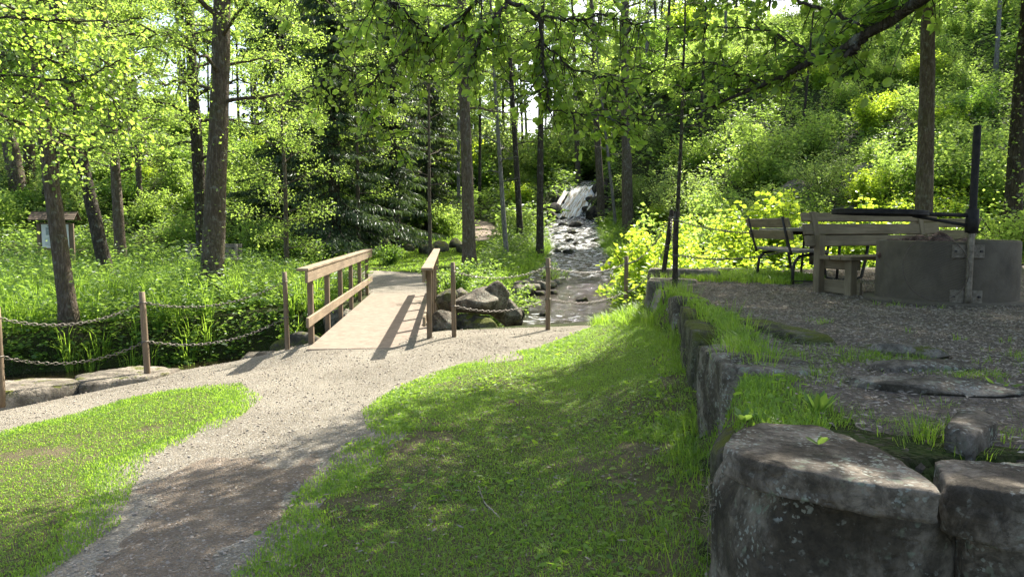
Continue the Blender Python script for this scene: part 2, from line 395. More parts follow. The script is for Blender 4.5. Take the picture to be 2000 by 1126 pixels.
M['wood_shingle'] = woodmat('shingle_wood', (.08, .055, .035), (.15, .11, .075))

def simple(name, a, b, scale=12, rough=.6, metal=0., bstr=.3, bd=.005, spec=.4, det=5):
    m, t = newmat(name); n1 = noise(t, coords(t), scale, det, .65); finish(t, ramp(t, n1, [(.35, a), (.65, b)]), rough, n1, bstr, bd, spec, metal); return m
M['deck'] = simple('deck_board', (.175, .135, .10), (.255, .205, .155), 9, .85, 0, .3, .004, .2, 8)
M['iron_black'] = simple('charred_iron', (.007, .006, .005), (.028, .023, .018), 20, .75, 0.)
M['iron_dark'] = simple('dark_painted_iron', (.02, .018, .016), (.05, .042, .036), 20, .5, .2)
M['iron_rust'] = simple('bare_rusty_steel', (.11, .09, .065), (.25, .22, .17), 25, .5, .6)
M['chain'] = simple('galvanised_chain', (.12, .105, .085), (.24, .215, .18), 30, .5, .6)
M['rust'] = simple('rusty_wire', (.06, .045, .032), (.12, .09, .06), 20, .7)
M['pebble'] = simple('path_pebble', (.24, .195, .145), (.40, .34, .27), 30, .9)
M['paint'] = simple('poster_white', (.62, .64, .60), (.72, .72, .68), 3, .5)
M['ink'] = simple('poster_ink', (.22, .26, .25), (.34, .38, .36), 14, .5)
M['twig'] = simple('dead_twig', (.20, .16, .11), (.34, .29, .22), 20, .9)

def concmat():
    m, t = newmat('concrete'); v = coords(t)
    n1 = noise(t, v, 3.5, 8, .65, .4); n3 = noise(t, v, 70, 4, .7); dr = noise(t, coords(t, None, (1.5, 1.5, 1.0)), 2.2, 5, .6)
    c = ramp(t, n1, [(.3, (.085, .07, .048)), (.7, (.15, .125, .09))])
    c = mixc(t, ramp(t, dr, [(.5, g3(0)), (.66, g3(.5))]), c, (.06, .05, .04))
    c = mixc(t, ramp(t, n3, [(.62, g3(0)), (.7, g3(.6))]), c, (.07, .06, .05))
    finish(t, c, .9, n3, .4, .006, .2); return m
M['concrete'] = concmat()

def watermat():
    m, t = newmat('stream_water'); v = coords(t)
    at_ = nd(t, 'ShaderNodeAttribute', attribute_name='grain').outputs['Vector']   # x across, y along, z = roughness of the flow
    se = nd(t, 'ShaderNodeSeparateXYZ'); t.links.new(at_, se.inputs[0])
    mp = nd(t, 'ShaderNodeMapping'); mp.inputs['Scale'].default_value = (.8, 1.3, 0); t.links.new(at_, mp.inputs[0])
    r1 = noise(t, mp.outputs[0], 7, 6, .65, .5); r2 = noise(t, mp.outputs[0], 26, 4, .6, .3)
    bl = nd(t, 'ShaderNodeMath', operation='MULTIPLY_ADD', ins={1: .35}); t.links.new(r2, bl.inputs[0]); t.links.new(r1, bl.inputs[2])
    mm = nd(t, 'ShaderNodeMath', operation='MULTIPLY'); t.links.new(bl.outputs[0], mm.inputs[0]); t.links.new(se.outputs[2], mm.inputs[1])
    fo = nd(t, 'ShaderNodeMath', operation='ADD'); t.links.new(r1, fo.inputs[0])
    q = nd(t, 'ShaderNodeMath', operation='MULTIPLY_ADD', ins={1: .30, 2: -.325}); t.links.new(se.outputs[2], q.inputs[0]); t.links.new(q.outputs[0], fo.inputs[1])
    foam = ramp(t, fo.outputs[0], [(.56, g3(0)), (.66, g3(1))])
    p = nd(t, 'ShaderNodeBsdfPrincipled', ins={'Base Color': (.035, .026, .014, 1), 'Roughness': .06, 'IOR': 1.33, 'Specular IOR Level': .5})
    c = mixc(t, foam, (.022, .017, .009), (.62, .62, .60)); t.links.new(c, p.inputs['Base Color'])
    t.links.new(ramp(t, foam, [(0, g3(.07)), (1, g3(.7))]), p.inputs['Roughness'])
    b = nd(t, 'ShaderNodeBump', ins={'Strength': 1., 'Distance': .07}); t.links.new(mm.outputs[0], b.inputs['Height']); t.links.new(b.outputs[0], p.inputs['Normal'])
    o = nd(t, 'ShaderNodeOutputMaterial'); t.links.new(p.outputs[0], o.inputs[0]); return m
M['water'] = watermat()
def fallmat():
    m, t = newmat('falling_water'); v = nd(t, 'ShaderNodeAttribute', attribute_name='grain').outputs['Vector']
    mp = nd(t, 'ShaderNodeMapping'); mp.inputs['Scale'].default_value = (6, 1.4, 1); t.links.new(v, mp.inputs[0])
    n1 = noise(t, mp.outputs[0], 1.6, 6, .6, .6)
    c = ramp(t, n1, [(.34, (.26, .15, .06)), (.45, (.56, .42, .25)), (.53, (.88, .86, .82))])
    finish(t, c, .5, n1, .6, .05, .4); return m
M['fall'] = fallmat()

# ------------------------------------------------------------------ ground sheets
def axis(parts):
    out = []
    for a, b, s in parts: out += list(np.arange(a, b - 1e-6, s))
    return np.array(out + [parts[-1][1]])
def gridmesh(xs, ys, zf, keep=None):
    X, Y = np.meshgrid(xs, ys); Z = zf(X, Y); nx = len(xs); ny = len(ys)
    i = np.arange(ny - 1)[:, None] * nx; j = np.arange(nx - 1)[None]
    f = np.stack([i + j, i + j + 1, i + nx + j + 1, i + nx + j], -1).reshape(-1, 4)
    V = np.stack([X, Y, Z], -1).reshape(-1, 3)
    if keep is not None:
        k = keep(X, Y).ravel(); f = f[k[f].any(1)]; used = np.unique(f); mp = np.full(len(V), -1); mp[used] = np.arange(len(used)); V = V[used]; f = mp[f]
    mb = MB(); mb.add(V, f); return mb
xs = axis([(-150, -60, 6), (-60, -20, 1.5), (-20, -9, .4), (-9, 9, .09), (9, 22, .4), (22, 60, 1.5), (60, 150, 6)])
ys = axis([(-12, 0, .6), (0, 16, .09), (16, 44, .25), (44, 80, 1.2), (80, 180, 5)])
tag(gridmesh(xs, ys, H).build('ground', M['forest']), 'forest floor rising from the stream to the hillsides', 'ground', kind='structure')

def gp(pts, z=None): return [tuple(ground(*p)[:2]) if z is None else tuple(onz(p[0], p[1], z)[:2]) for p in pts]
def sheet(name, poly, step, lift, mat, namp=.12, ns=1.6, edge=.35, label=None, cat=None, extra=None, inset=0.):
    P = np.array(poly); x0, y0 = P.min(0) - .4; x1, y1 = P.max(0) + .4
    def sdn(X, Y):
        s = sdist(X, Y, poly) - inset + namp * n2(X, Y, ns, 4, 11.).reshape(X.shape)
        if extra is not None: s = np.minimum(s, extra(X, Y))
        return s
    zf = lambda X, Y: H(X, Y) + np.clip(sdn(X, Y) * edge, -.05, lift)
    mb = gridmesh(np.arange(x0, x1, step), np.arange(y0, y1, step), zf, lambda X, Y: sdn(X, Y) > -.14)
    return tag(mb.build(name, mat), label, cat, kind='structure')
EDGE = [(-9.5, 6.2), (-6.8, 7.5), (-5.1, 8.8), (-4.0, 9.35), (-2.9, 10.05), (-2.55, 10.3), (-1.2, 10.75), (-.4, 11.05), (.5, 11.35), (1.5, 11.5), (2.0, 11.2)]
PATHP = EDGE + [(1.85, 9.4), (1.8, 7.6), (1.7, 6.4), (1.42, 5), (1.16, 3.8), (.92, 2.9), (.74, 2.2), (.72, 0.2), (-9.5, 0.2)]
sheet('gravel_path', PATHP, .06, .006, M['gravel'], .07, 2.0, label='pale gravel path curving to the bridge', cat='path')
LAWN_R = [tuple(onz(*p, .03)[:2]) for p in [(330, 1300), (470, 1090), (560, 1000), (600, 930), (655, 890), (720, 850), (705, 800), (760, 768), (850, 733), (950, 702), (1050, 684), (1130, 657), (1215, 632)]] + \
         [(2.0, 11.0), (2.0, 9.4), (2.0, 7.6), (1.95, 6.4), (1.7, 5), (1.45, 3.8), (1.25, 2.9), (1.0, 2.2), (1.0, 1.9)]
LAWN_L = [tuple(onz(p[0], p[1], p[2])[:2]) for p in [(-160, 905, -.4), (0, 853, -.3), (150, 814, -.25), (260, 776, -.2), (370, 753, -.15), (470, 750, -.12), (515, 785, -.1), (440, 850, -.1), (300, 900, -.12), (262, 960, -.1), (235, 1040, -.08), (90, 1140, -.08), (-400, 1300, -.1)]]
sheet('lawn', LAWN_R, .06, .020, M['turfsoil'], .34, 2.0, inset=.22, edge=.14, label='short lawn between the gravel path and the stone wall', cat='lawn')
sheet('lawn', LAWN_L, .06, .020, M['turfsoil'], .30, 2.0, inset=.22, edge=.14, label='sunlit short lawn left of the gravel path', cat='lawn')
TGRAV = [(p[0] + .22, p[1]) for p in WALL[5:]] + [(3.3, 12.3), (4.4, 12.7), (7, 13.6), (12, 15), (12, 2.3), (3.4, 2.4), (1.75, 2.5), (1.3, 2.75), (1.4, 3.6), (1.62, 4.3)]
DP = [tuple(onz(*p, .0)[:2]) for p in [(60, 1290), (180, 1080), (300, 930), (430, 870), (560, 900), (640, 860), (655, 905), (560, 1010), (480, 1100), (330, 1300)]]
sheet('worn_soil', DP, .06, .013, M['dirt'], .30, 2.6, edge=.10, label='brown worn soil showing through the lower gravel path', cat='soil')
sheet('terrace_gravel', TGRAV, .08, .012, M['mulch'], .16, 1.4, label='dark gravel floor of the picnic terrace', cat='gravel')
FARP = [(-3.4, 17.2), (-1.9, 17.2), (-1.3, 19.5), (-1.7, 22.5), (-6.5, 23.2), (-16, 22.2), (-16, 20.9), (-6.5, 20.8), (-4.2, 19.6)]
sheet('far_path', FARP, .14, .02, M['gravel'], .12, .9, label='gravel path crossing beyond the footbridge', cat='path')
CPATH = [ground(*p)[:2] for p in [(925, 470), (992, 470), (978, 452), (958, 436), (938, 430), (915, 430), (922, 450)]]
sheet('dirt_track', [tuple(c) for c in CPATH], .2, .03, M['farpath'], .15, .8, label='brown dirt track climbing beyond the leaning tree', cat='path')

# ------------------------------------------------------------------ stream
def spline(pts, n):
    P = np.array(pts, float); d = np.concatenate([[0], np.cumsum(np.hypot(*np.diff(P[:, :2], axis=0).T))]); s = np.linspace(0, d[-1], n)
    Q = np.stack([np.interp(s, d, P[:, k]) for k in range(P.shape[1])], 1)
    ker = np.ones(9) / 9
    for k in (0, 1, 3): Q[4:-4, k] = np.convolve(Q[:, k], ker, 'valid')
    return Q, s
Q, S = spline(STREAM, 1300)
T = np.gradient(Q[:, :2], axis=0); T /= np.linalg.norm(T, axis=1)[:, None]; Nn = np.stack([-T[:, 1], T[:, 0]], 1)
nc = 61; u = np.linspace(-1, 1, nc)
X = Q[:, 0][:, None] + Nn[:, 0][:, None] * u * (Q[:, 3][:, None] + .9); Y = Q[:, 1][:, None] + Nn[:, 1][:, None] * u * (Q[:, 3][:, None] + .9)
slope = np.abs(np.gradient(Q[:, 2], S)); yy = Q[:, 1]
flow = np.interp(yy, [10, 12.5, 14, 16, 17.5, 19.5, 21, 23, 40], [.12, .5, 1.1, 1.1, .6, .6, 1.0, 1.25, 1.3])
flow = np.where(S > S[np.argmin(abs(Q[:, 0] + 1.0))], .12, flow)
wav = fbm(np.stack([X.ravel() * 3.2, Y.ravel() * 3.2, np.zeros(X.size)], 1), 3).reshape(X.shape)
wav2 = fbm(np.stack([X.ravel() * 8, Y.ravel() * 9, np.zeros(X.size)], 1), 2).reshape(X.shape)
Z = Q[:, 2][:, None] + (wav * .05 + wav2 * .028) * flow[:, None]
Gn = np.stack([np.broadcast_to(u * 1.5, X.shape), np.broadcast_to(S[:, None], X.shape), np.broadcast_to(flow[:, None], X.shape)], -1).reshape(-1, 3)
i = np.arange(len(Q) - 1)[:, None] * nc; j = np.arange(nc - 1)[None]
mb = MB(); mb.add(np.stack([X, Y, Z], -1).reshape(-1, 3), np.stack([i + j, i + nc + j, i + nc + j + 1, i + j + 1], -1).reshape(-1, 4), Gn)
tag(mb.build('stream', M['water']), 'shallow brown stream running down from the waterfall', 'stream', kind='structure')
# the fall: a bulging curtain over the lip
mb = MB(); nu, nv = 36, 40; uu = np.linspace(-1, 1, nu); vv = np.linspace(0, 1, nv); U, V = np.meshgrid(uu, vv)
A0 = np.array([3.95, 41.6, 3.86]); 
def fallpos(U, V):
    cx = 4.05 - .95 * V - .0 * U; cy = 41.3 - 2.5 * V; hw = .62 + .22 * V
    cz = 3.85 - 1.75 * (V ** 1.5)
    n_ = fbm(np.stack([U.ravel() * 2.2, V.ravel() * 1.2, np.zeros(U.size)], 1), 3).reshape(U.shape)
    hw = hw * (1 + .10 * np.sin(V * 9 + np.sign(U)))
    return cx + U * hw + .10 * np.sin(V * 5), cy - .12 * n_, cz + .10 * n_ - .22 * U ** 4 - .10 * np.abs(np.sin(U * 5 + V * 2))
Xf, Yf, Zf = fallpos(U, V); i = np.arange(nv - 1)[:, None] * nu; j = np.arange(nu - 1)[None]
for (ox, oy, w_, v0, v1) in ((-.95, .1, .16, .25, 1.0), (.80, -.2, .13, .15, .8), (-.62, .3, .10, .05, .6)):
    Vs = v0 + (v1 - v0) * V; xs_, ys_, zs_ = fallpos(U * w_, Vs); mb.add(np.stack([xs_ + ox, ys_ + oy - .2, zs_ - .10], -1).reshape(-1, 3), np.stack([i + j, i + nu + j, i + nu + j + 1, i + j + 1], -1).reshape(-1, 4), np.stack([U * .4 + ox, V * 2.4, U * 0], -1).reshape(-1, 3))
mb.add(np.stack([Xf, Yf, Zf], -1).reshape(-1, 3), np.stack([i + j, i + nu + j, i + nu + j + 1, i + j + 1], -1).reshape(-1, 4), np.stack([U * 1.3, V * 2.4, U * 0], -1).reshape(-1, 3))
tag(mb.build('waterfall', M['fall']), 'small white and peat brown waterfall at the head of the stream', 'waterfall', kind='structure')

# ------------------------------------------------------------------ rocks
_ico = {}
def ico(n):
    if n not in _ico:
        bm = bmesh.new(); bmesh.ops.create_icosphere(bm, subdivisions=n, radius=1); v = np.array([x.co[:] for x in bm.verts]); v /= np.linalg.norm(v, axis=1)[:, None]
        f = np.array([[q.index for q in p.verts] for p in bm.faces]); bm.free(); _ico[n] = (v, f)
    return _ico[n]
def rockshape(size, seed, sub=4, planes=11, flat=0., rough=.05, poly=None, depth=None, strata=.02, soft=55.):
    rr = np.random.default_rng(seed); u, f = ico(sub)
    if poly is None:
        n = rr.normal(size=(planes, 3)); n /= np.linalg.norm(n, axis=1)[:, None]; planes = planes + 9; n = rr.normal(size=(planes, 3)); n /= np.linalg.norm(n, axis=1)[:, None]; d = rr.uniform(.68, .96, planes)
        if flat: n = np.vstack([n, [[.05, .02, 1], [0, .03, -1]]]); n /= np.linalg.norm(n, axis=1)[:, None]; d = np.append(d, [1 - flat, 1 - flat])
        sz = np.array(size) / 2
    else:                                     # a slab with the given outline (x, y) and depth below z=0
        P = np.array(poly, float); c = P.mean(0); P = P - c; n = []; d = []
        for k in range(len(P)):
            a, b = P[k], P[(k + 1) % len(P)]; e = b - a; nn = np.array([e[1], -e[0], rr.uniform(-.02, .10) * np.hypot(*e)]); nn /= np.linalg.norm(nn)
            if np.dot(nn[:2], a) < 0: nn[:2] *= -1
            n.append(nn); d.append(np.dot(nn[:2], a))
        cr_ = np.array([[a_[0], a_[1], zz] for a_ in P for zz in (-depth / 2, depth / 2)])
        for _ in range(14):
            q_ = rr.normal(size=3); q_[2] *= .6; q_ /= np.linalg.norm(q_); n.append(q_); d.append((cr_ @ q_).max() * rr.uniform(.82, .97) if depth > .46 else (cr_ @ q_).max() * rr.uniform(.93, 1.0))
        n += [[.02, .03, 1], [0, 0, -1]]; d += [depth / 2, depth / 2]; n = np.array(n); d = np.array(d) / np.linalg.norm(n, axis=1); n /= np.linalg.norm(n, axis=1)[:, None]; d = np.array(d); sz = np.ones(3)
    dots = u @ n.T; inv = np.maximum(dots, 1e-4) / d
    r = 1 / (np.sum(inv ** soft, 1) ** (1 / soft))
    r = np.minimum(r, 1.12 + .05 * fbm(u * 2 + seed, 2)) if poly is None else r
    v = u * r[:, None] * sz; s = float(np.mean(sz)) if poly is None else .35
    off = rr.random(3) * 50; q = v / s; rg = fbm(q * 3 + off, 4); rg = np.round(rg * 3.5) / 3.5 * .6 + rg * .4
    v = v + u * (rough * s * (fbm(q * 1.4 + off, 3) + .55 * rg + .12 * fbm(q * 14 + off, 3)))[:, None]
    st = np.round(fbm(np.stack([v[:, 0] * .6 / s, v[:, 1] * .6 / s, v[:, 2] * 5 / s], 1) + off, 2) * 3) / 3
    v[:, :2] += (u[:, :2] * (st * strata * s)[:, None])
    return v, f
def rock(loc, size, seed, mat, label, group=None, rz=0., sub=4, tilt=(0, 0), name='rock', **k):
    v, f = rockshape(size, seed, sub, **k); v = v @ rotm(rz, tilt[0], tilt[1]).T
    mb = MB(); mb.add(v, f); return tag(mb.build(name, mat, loc=[float(c) for c in loc]), label, 'rock', group)

# stone wall, near to far
def slab(poly, top, depth, seed, mat, label, group=None, sub=6, rough=.07, **k):
    P = np.array(poly, float); c = P.mean(0); P = c + (P - c) * 1.05; poly = [tuple(q) for q in P]; v, f = rockshape(None, seed, sub, poly=poly, depth=depth, rough=rough, **k)
    mb = MB(); mb.add(v, f); return tag(mb.build('rock', mat, loc=(c[0], c[1], top - depth / 2)), label, 'rock', group)
sz_ = .90
TOPS = [onz(px, py, z)[:2] for px, py, z in [(1416, 878, .90), (1440, 845, .90), (1490, 822, .90), (1600, 826, .90), (1700, 868, .90), (1800, 935, .90), (1832, 966, .90), (1700, 952, .90), (1560, 925, .90), (1475, 906, .90)]]
GW = 'boulders of the low stone wall'
slab(TOPS, .905, .085, 3, M['rock'], 'broad flat capstone of the wall in the right foreground, small leaf on top', GW, strata=.05, rough=.035)
slab([(.71, 2.25), (.73, 2.6), (1.30, 2.7), (1.34, 2.16), (1.25, 2.08), (.95, 2.08), (.74, 2.13)], .80, .95, 12, M['rock'], 'large upright dark block under the flat capstone', GW, rough=.06)
slab([(1.32, 2.06), (1.38, 2.5), (2.3, 2.5), (2.35, 2.0), (1.8, 1.94), (1.42, 1.97)], .70, .85, 15, M['rock'], 'block at the lower right corner beside the upright block', GW)
slab([(1.25, 2.06), (1.33, 2.27), (1.9, 2.3), (1.95, 1.97), (1.37, 1.95)], .87, .16, 18, M['rock'], 'squat boulder at the right edge with a moss line on top', GW)
slab([onz(1845, 862, .85)[:2], onz(1870, 815, .85)[:2], onz(1915, 812, .85)[:2], onz(1945, 850, .85)[:2], onz(1900, 880, .85)[:2]], .90, .15, 21, M['rock'], 'small pointed stone in grass above the right foreground boulder', GW, sub=5)
slab([(.80, 2.72), (.95, 2.62), (1.42, 2.95), (1.45, 3.5), (1.05, 3.45), (.86, 3.1)], .72, .75, 25, M['rock_moss'], 'leaning mossy boulder behind the flat capstone, overgrown with grass', GW)
slab([(1.10, 3.78), (1.2, 3.6), (1.62, 3.75), (1.72, 4.5), (1.45, 4.85), (1.18, 4.6)], .86, .9, 28, M['rock'], 'grey domed boulder in the middle of the wall, pale top', GW, rough=.12)
slab([(1.38, 4.95), (1.5, 4.75), (1.9, 4.95), (1.95, 5.6), (1.5, 5.75), (1.36, 5.4)], .72, .8, 31, M['rock_moss'], 'boulder with a dark gap behind it, next after the grey domed boulder', GW, sub=5, rough=.1)
slab([(1.34, 5.45), (1.7, 5.3), (1.9, 5.9), (1.8, 6.5), (1.48, 6.4)], .80, .9, 34, M['rock_moss'], 'rounded yellow-mossed boulder on the lawn side of the wall', GW, sub=5, rough=.1)
slab([(1.85, 4.75), (2.1, 4.7), (2.05, 5.9), (1.85, 6.2), (1.76, 5.6)], .87, .3, 37, M['rock_moss'], 'long mossy edging stone lying along the terrace gravel', GW, sub=5)
slab([(1.58, 6.6), (1.9, 6.5), (2.0, 7.3), (1.7, 7.5)], .80, .8, 40, M['rock_moss'], 'mossy boulder hidden in tall grass half way along the wall', GW, sub=4)
slab([(1.66, 7.6), (1.98, 7.5), (2.05, 8.2), (1.74, 8.3)], .84, .85, 42, M['rock'], 'small dark stone at the lawn corner of the terrace', GW, sub=4)
slab([(1.74, 8.5), (2.2, 8.35), (2.3, 8.95), (1.85, 9.1)], .84, .6, 44, M['rock'], 'pale flat paving stone at the terrace corner', GW, sub=5, rough=.12)
slab([(1.70, 9.3), (1.95, 9.2), (2.1, 9.7), (1.78, 9.85)], .90, .95, 46, M['rock_pale'], 'pale upright corner stone facing the lawn below the leaning post', GW, sub=5, rough=.06)
slab([(1.86, 10.0), (2.45, 9.8), (2.6, 10.4), (2.0, 10.6)], .87, .22, 48, M['rock_pale'], 'flat pale step stone below the two dark posts', GW, sub=5, rough=.05)
slab([(2.0, 10.8), (3.0, 10.6), (3.05, 11.2), (2.2, 11.6)], .95, .35, 50, M['rock_pale'], 'thick pale slab carrying the leaning post', GW, sub=5, rough=.05)
slab([(3.1, 11.6), (3.9, 12.0), (4.1, 12.5), (3.7, 12.6), (3.0, 12.0)], .90, .25, 52, M['rock_pale'], 'long pale kerb stone at the far edge of the terrace', GW, sub=4)
rock((2.95, 11.25, .84), (.35, .3, .22), 54, M['rock_pale'], 'small loose pale stone beside the long kerb stone', GW, sub=3)
rock((2.18, 3.95, .845), (.7, .3, .08), 60, M['rock'], 'thin flat stone set in grass behind the capstone', GW, rz=.1, flat=.1)
rock((2.0, 3.45, .845), (.8, .35, .07), 61, M['rock'], 'dark flat stone sunk in grass right behind the capstone', GW, rz=-.2, flat=.1)
rock((2.35, 4.35, .855), (.55, .18, .10), 62, M['rock_pale'], 'narrow pointed stone among grass below the fire ring', GW, rz=-.5)
rock((.62, 3.3, .06), (.22, .55, .22), 63, M['rock'], 'low stone poking out of the lawn at the foot of the wall', GW, rz=.3)

# blocks along the left of the path
GB = 'stone blocks edging the stream bank'
slab([(-6.8, 6.35), (-5.9, 6.95), (-4.95, 7.93), (-4.85, 8.2), (-5.3, 8.55), (-7.4, 7.0)], -.11, .45, 70, M['rock_pale'], 'long sunlit stone block at the left edge with a post beside it', GB, sub=5, rough=.05)
slab([(-4.8, 8.1), (-4.3, 8.6), (-4.15, 9.2), (-4.8, 9.35), (-5.15, 8.6)], -.17, .4, 72, M['rock_pale'], 'low worn stone by the foot of the first full post', GB, sub=5, rough=.08)
rock((-3.35, 9.9, -.28), (1.0, .6, .5), 74, M['rock'], 'low stone on the bank left of the bridge, beside a post', GB)
rock((-3.15, 10.75, -.35), (.9, .7, .75), 76, M['rock_moss'], 'mossy boulder under the left side of the bridge', GB)
rock((-3.2, 13.9, -.2), (.9, .6, .5), 77, M['rock'], 'grey boulder on the far bank left of the bridge', GB)
for k, (px, py, y, s, m_, lb) in enumerate([(935, 590, 11.9, (.85, .75, .5), 'rock', 'large grey boulder on top of the rock pile by the bridge'),
        (965, 588, 12.1, (.6, .6, .7), 'rock', 'upright split boulder at the right of the rock pile'),
        (928, 640, 11.55, (.95, .5, .55), 'rock_moss', 'dark mossy boulder low in the rock pile beside the gravel'),
        (872, 592, 12.1, (.42, .45, .5), 'rock_moss', 'yellow-lichened rock in the pile nearest the bridge rail'),
        (872, 635, 11.5, (.42, .5, .5), 'rock', 'dark rock at the bottom of the pile behind the rail'),
        (900, 575, 12.4, (.3, .3, .2), 'rock_pale', 'small rounded pale stone on the rock pile'),
        (990, 610, 12.6, (.4, .5, .5), 'rock', 'reddish split rock at the water side of the pile'),
        (1006, 622, 12.9, (.4, .4, .35), 'rock_wet', 'low wet rock where the pile meets the stream')]):
    p = at(px, py, y); rock(p, s, 80 + k, M[m_], lb, 'rock pile by the bridge', rz=k * 1.3, sub=5, planes=9, rough=.09)
GS = 'rocks standing in the stream'
k = 0
for (px, py, s, lb) in [(1055, 575, .35, 'small dark rock awash at the left of the near pool'), (1082, 573, .3, 'dark pointed rock right beside the awash one in the near pool'),
        (1137, 588, .42, 'flat brown rock in the middle of the near riffle'), (1063, 615, .28, 'reddish rock left of the near middle post'), (1116, 455, .5, 'dark round rock in the riffle below the waterfall'),
        (1124, 441, .7, 'large boulder right of the foot of the waterfall'), (1100, 440, .5, 'boulder left of the foot of the waterfall'), (1112, 470, .4, 'dark rock in mid stream under the fall'),
        (1088, 492, .35, 'low brown rock at the left of the upper riffle'), (1112, 495, .5, 'flat brown rock in the upper riffle'), (1125, 476, .3, 'small dark rock at the right of the upper riffle'), (1165, 470, .35, 'dark rock against the right bank of the riffle')]:
    d = ray(px, py); tt_ = np.linspace(8, 45, 4000); X_ = d[0] * tt_; Y_ = d[1] * tt_; Z_ = CAMZ + d[2] * tt_
    zs_ = np.interp(Y_, [q[1] for q in STREAM[:11]][::-1], [q[2] for q in STREAM[:11]][::-1]); hit = np.nonzero(Z_ < zs_)[0]; q = hit[0] if len(hit) else -1
    rock((X_[q], Y_[q], zs_[q] + .02), (s, s * .8, s * .6), 120 + k, M['rock_wet'], lb, GS, rz=k, sub=4); k += 1
# cobbles on the left bank of the stream and rubble either side of the fall: many alike
for (px, py, y, s) in [(1015, 555, 18.0, .35), (1030, 548, 18.8, .4), (1045, 545, 19.2, .35), (1022, 540, 19.6, .45), (1060, 540, 19.5, .4), (1075, 536, 20, .35), (1010, 545, 19, .3), (1035, 535, 20.4, .4), (1088, 534, 20.6, .3)]:
    p = at(px, py, y); z = h1(p[0], p[1]); rock((p[0], p[1], max(z, -.05) + .05), (s * 1.3, s, s * .7), 140 + k, M['rock_pale'] if k % 2 else M['rock'], 'brown cobble on the shingle spit left of the stream', 'cobbles on the shingle spit', rz=k, sub=3); k += 1
for (dx, y, s, dz) in [(-1.3, 38.2, 1.1, 0), (-1.9, 37.2, .9, 0), (-1.25, 39.5, 1.2, .3), (-1.1, 40.8, 1.1, .9), (-.8, 41.6, .8, 1.2), (1.1, 38.2, 1.2, .2), (1.3, 39.4, 1.5, .7), (1.35, 40.6, 1.5, 1.3), (1.9, 41.2, 1.5, 1.9), (2.6, 40.2, 1.6, 1.2), (1.7, 37.4, 1.0, .1), (-1.5, 36.2, .7, 0), (1.4, 36.4, .7, 0), (.62, 40.0, .7, .9), (.55, 39.2, .5, .45), (2.4, 38.6, 1.2, .6), (3.4, 41.5, 1.6, 2.0), (-.55, 40.9, .5, 1.05)]:
    cx = np.interp(y, [36, 38.4, 41.2, 43], [2.95, 3.2, 3.75, 4.1]); zz = np.interp(y, [36, 38.4], [1.6, 1.9]) + dz
    rock((cx + dx, y, zz + .1), (s, s * .9, s * .8), 160 + k, M['rock_wet'] if abs(dx) < 2 else M['rock'], 'dark wet rock beside the waterfall', 'rocks around the waterfall', rz=k, sub=3); k += 1
rock((9.3, 24.6, 2.2), (2.4, 1.6, 1.7), 210, M['rock'], 'dark rock face showing through bushes on the right hillside', None, sub=5, name='rock_outcrop', rough=.1)
rock((12.5, 25.5, 3.0), (2.6, 1.6, 1.6), 211, M['rock'], 'low rock ledge on the right hillside behind the thick trunk', None, sub=4, name='rock_outcrop', rough=.1)
rock((10.7, 23.3, 1.9), (1.5, 1.2, .9), 212, M['rock'], 'single boulder below the rock face on the right hillside', None, sub=4, name='rock_outcrop', rough=.1)
for q in range(16):                       # field stones in the shade below the spruces
    x = -8.2 + q * .42 + R.uniform(-.2, .2); y = 29.2 + R.uniform(-.8, 1.2); s = R.uniform(.5, .95)
    rock((x, y, h1(x, y) + .1), (s, s * .8, s * .7), 230 + q, M['rock_moss'], 'shaded round field stone under the spruces', 'field stones under the spruces', rz=q, sub=3)

# ------------------------------------------------------------------ footbridge
bd = np.array([-.085, 1.0]); bd /= np.linalg.norm(bd); brz = math.atan2(-bd[0], bd[1])   # rotation that turns +Y into the bridge's axis
B0 = np.array([-1.89, 9.5, -.03])
br = empty('footbridge', B0, 'small wooden footbridge with pale deck and plank handrails over the stream', 'bridge', rz=brz)
mb = MB(); box(mb, (0, 4.1, .0), (1.52, 8.3, .10), bev=.012); mb.build('deck', M['deck'], br, False)
mb = MB(); box(mb, (-.62, 4.1, -.16), (.14, 8.0, .2)); box(mb, (.62, 4.1, -.16), (.14, 8.0, .2)); mb.build('beam', M['wood_post'], br, False)
for s in (-1, 1):
    for q in range(6):
        mb = MB(); box(mb, (s * .80, .55 + 1.38 * q, .36), (.07, .09, 1.32 if s > 0 else 1.30)); mb.build('post', M['wood_post'], br, False)
    mb = MB(); box(mb, (s * .745, 4.0, .97), (.036, 8.0, .15)); mb.build('top_rail', M['wood_rail'], br, False)
    mb = MB(); box(mb, (s * .79, 4.0, 1.066), (.15, 8.04, .036)); mb.build('handrail_cap', M['wood_rail'], br, False)
    mb = MB(); box(mb, (s * .745, 4.0, .38), (.036, 8.0, .13)); mb.build('mid_rail', M['wood_rail'], br, False)

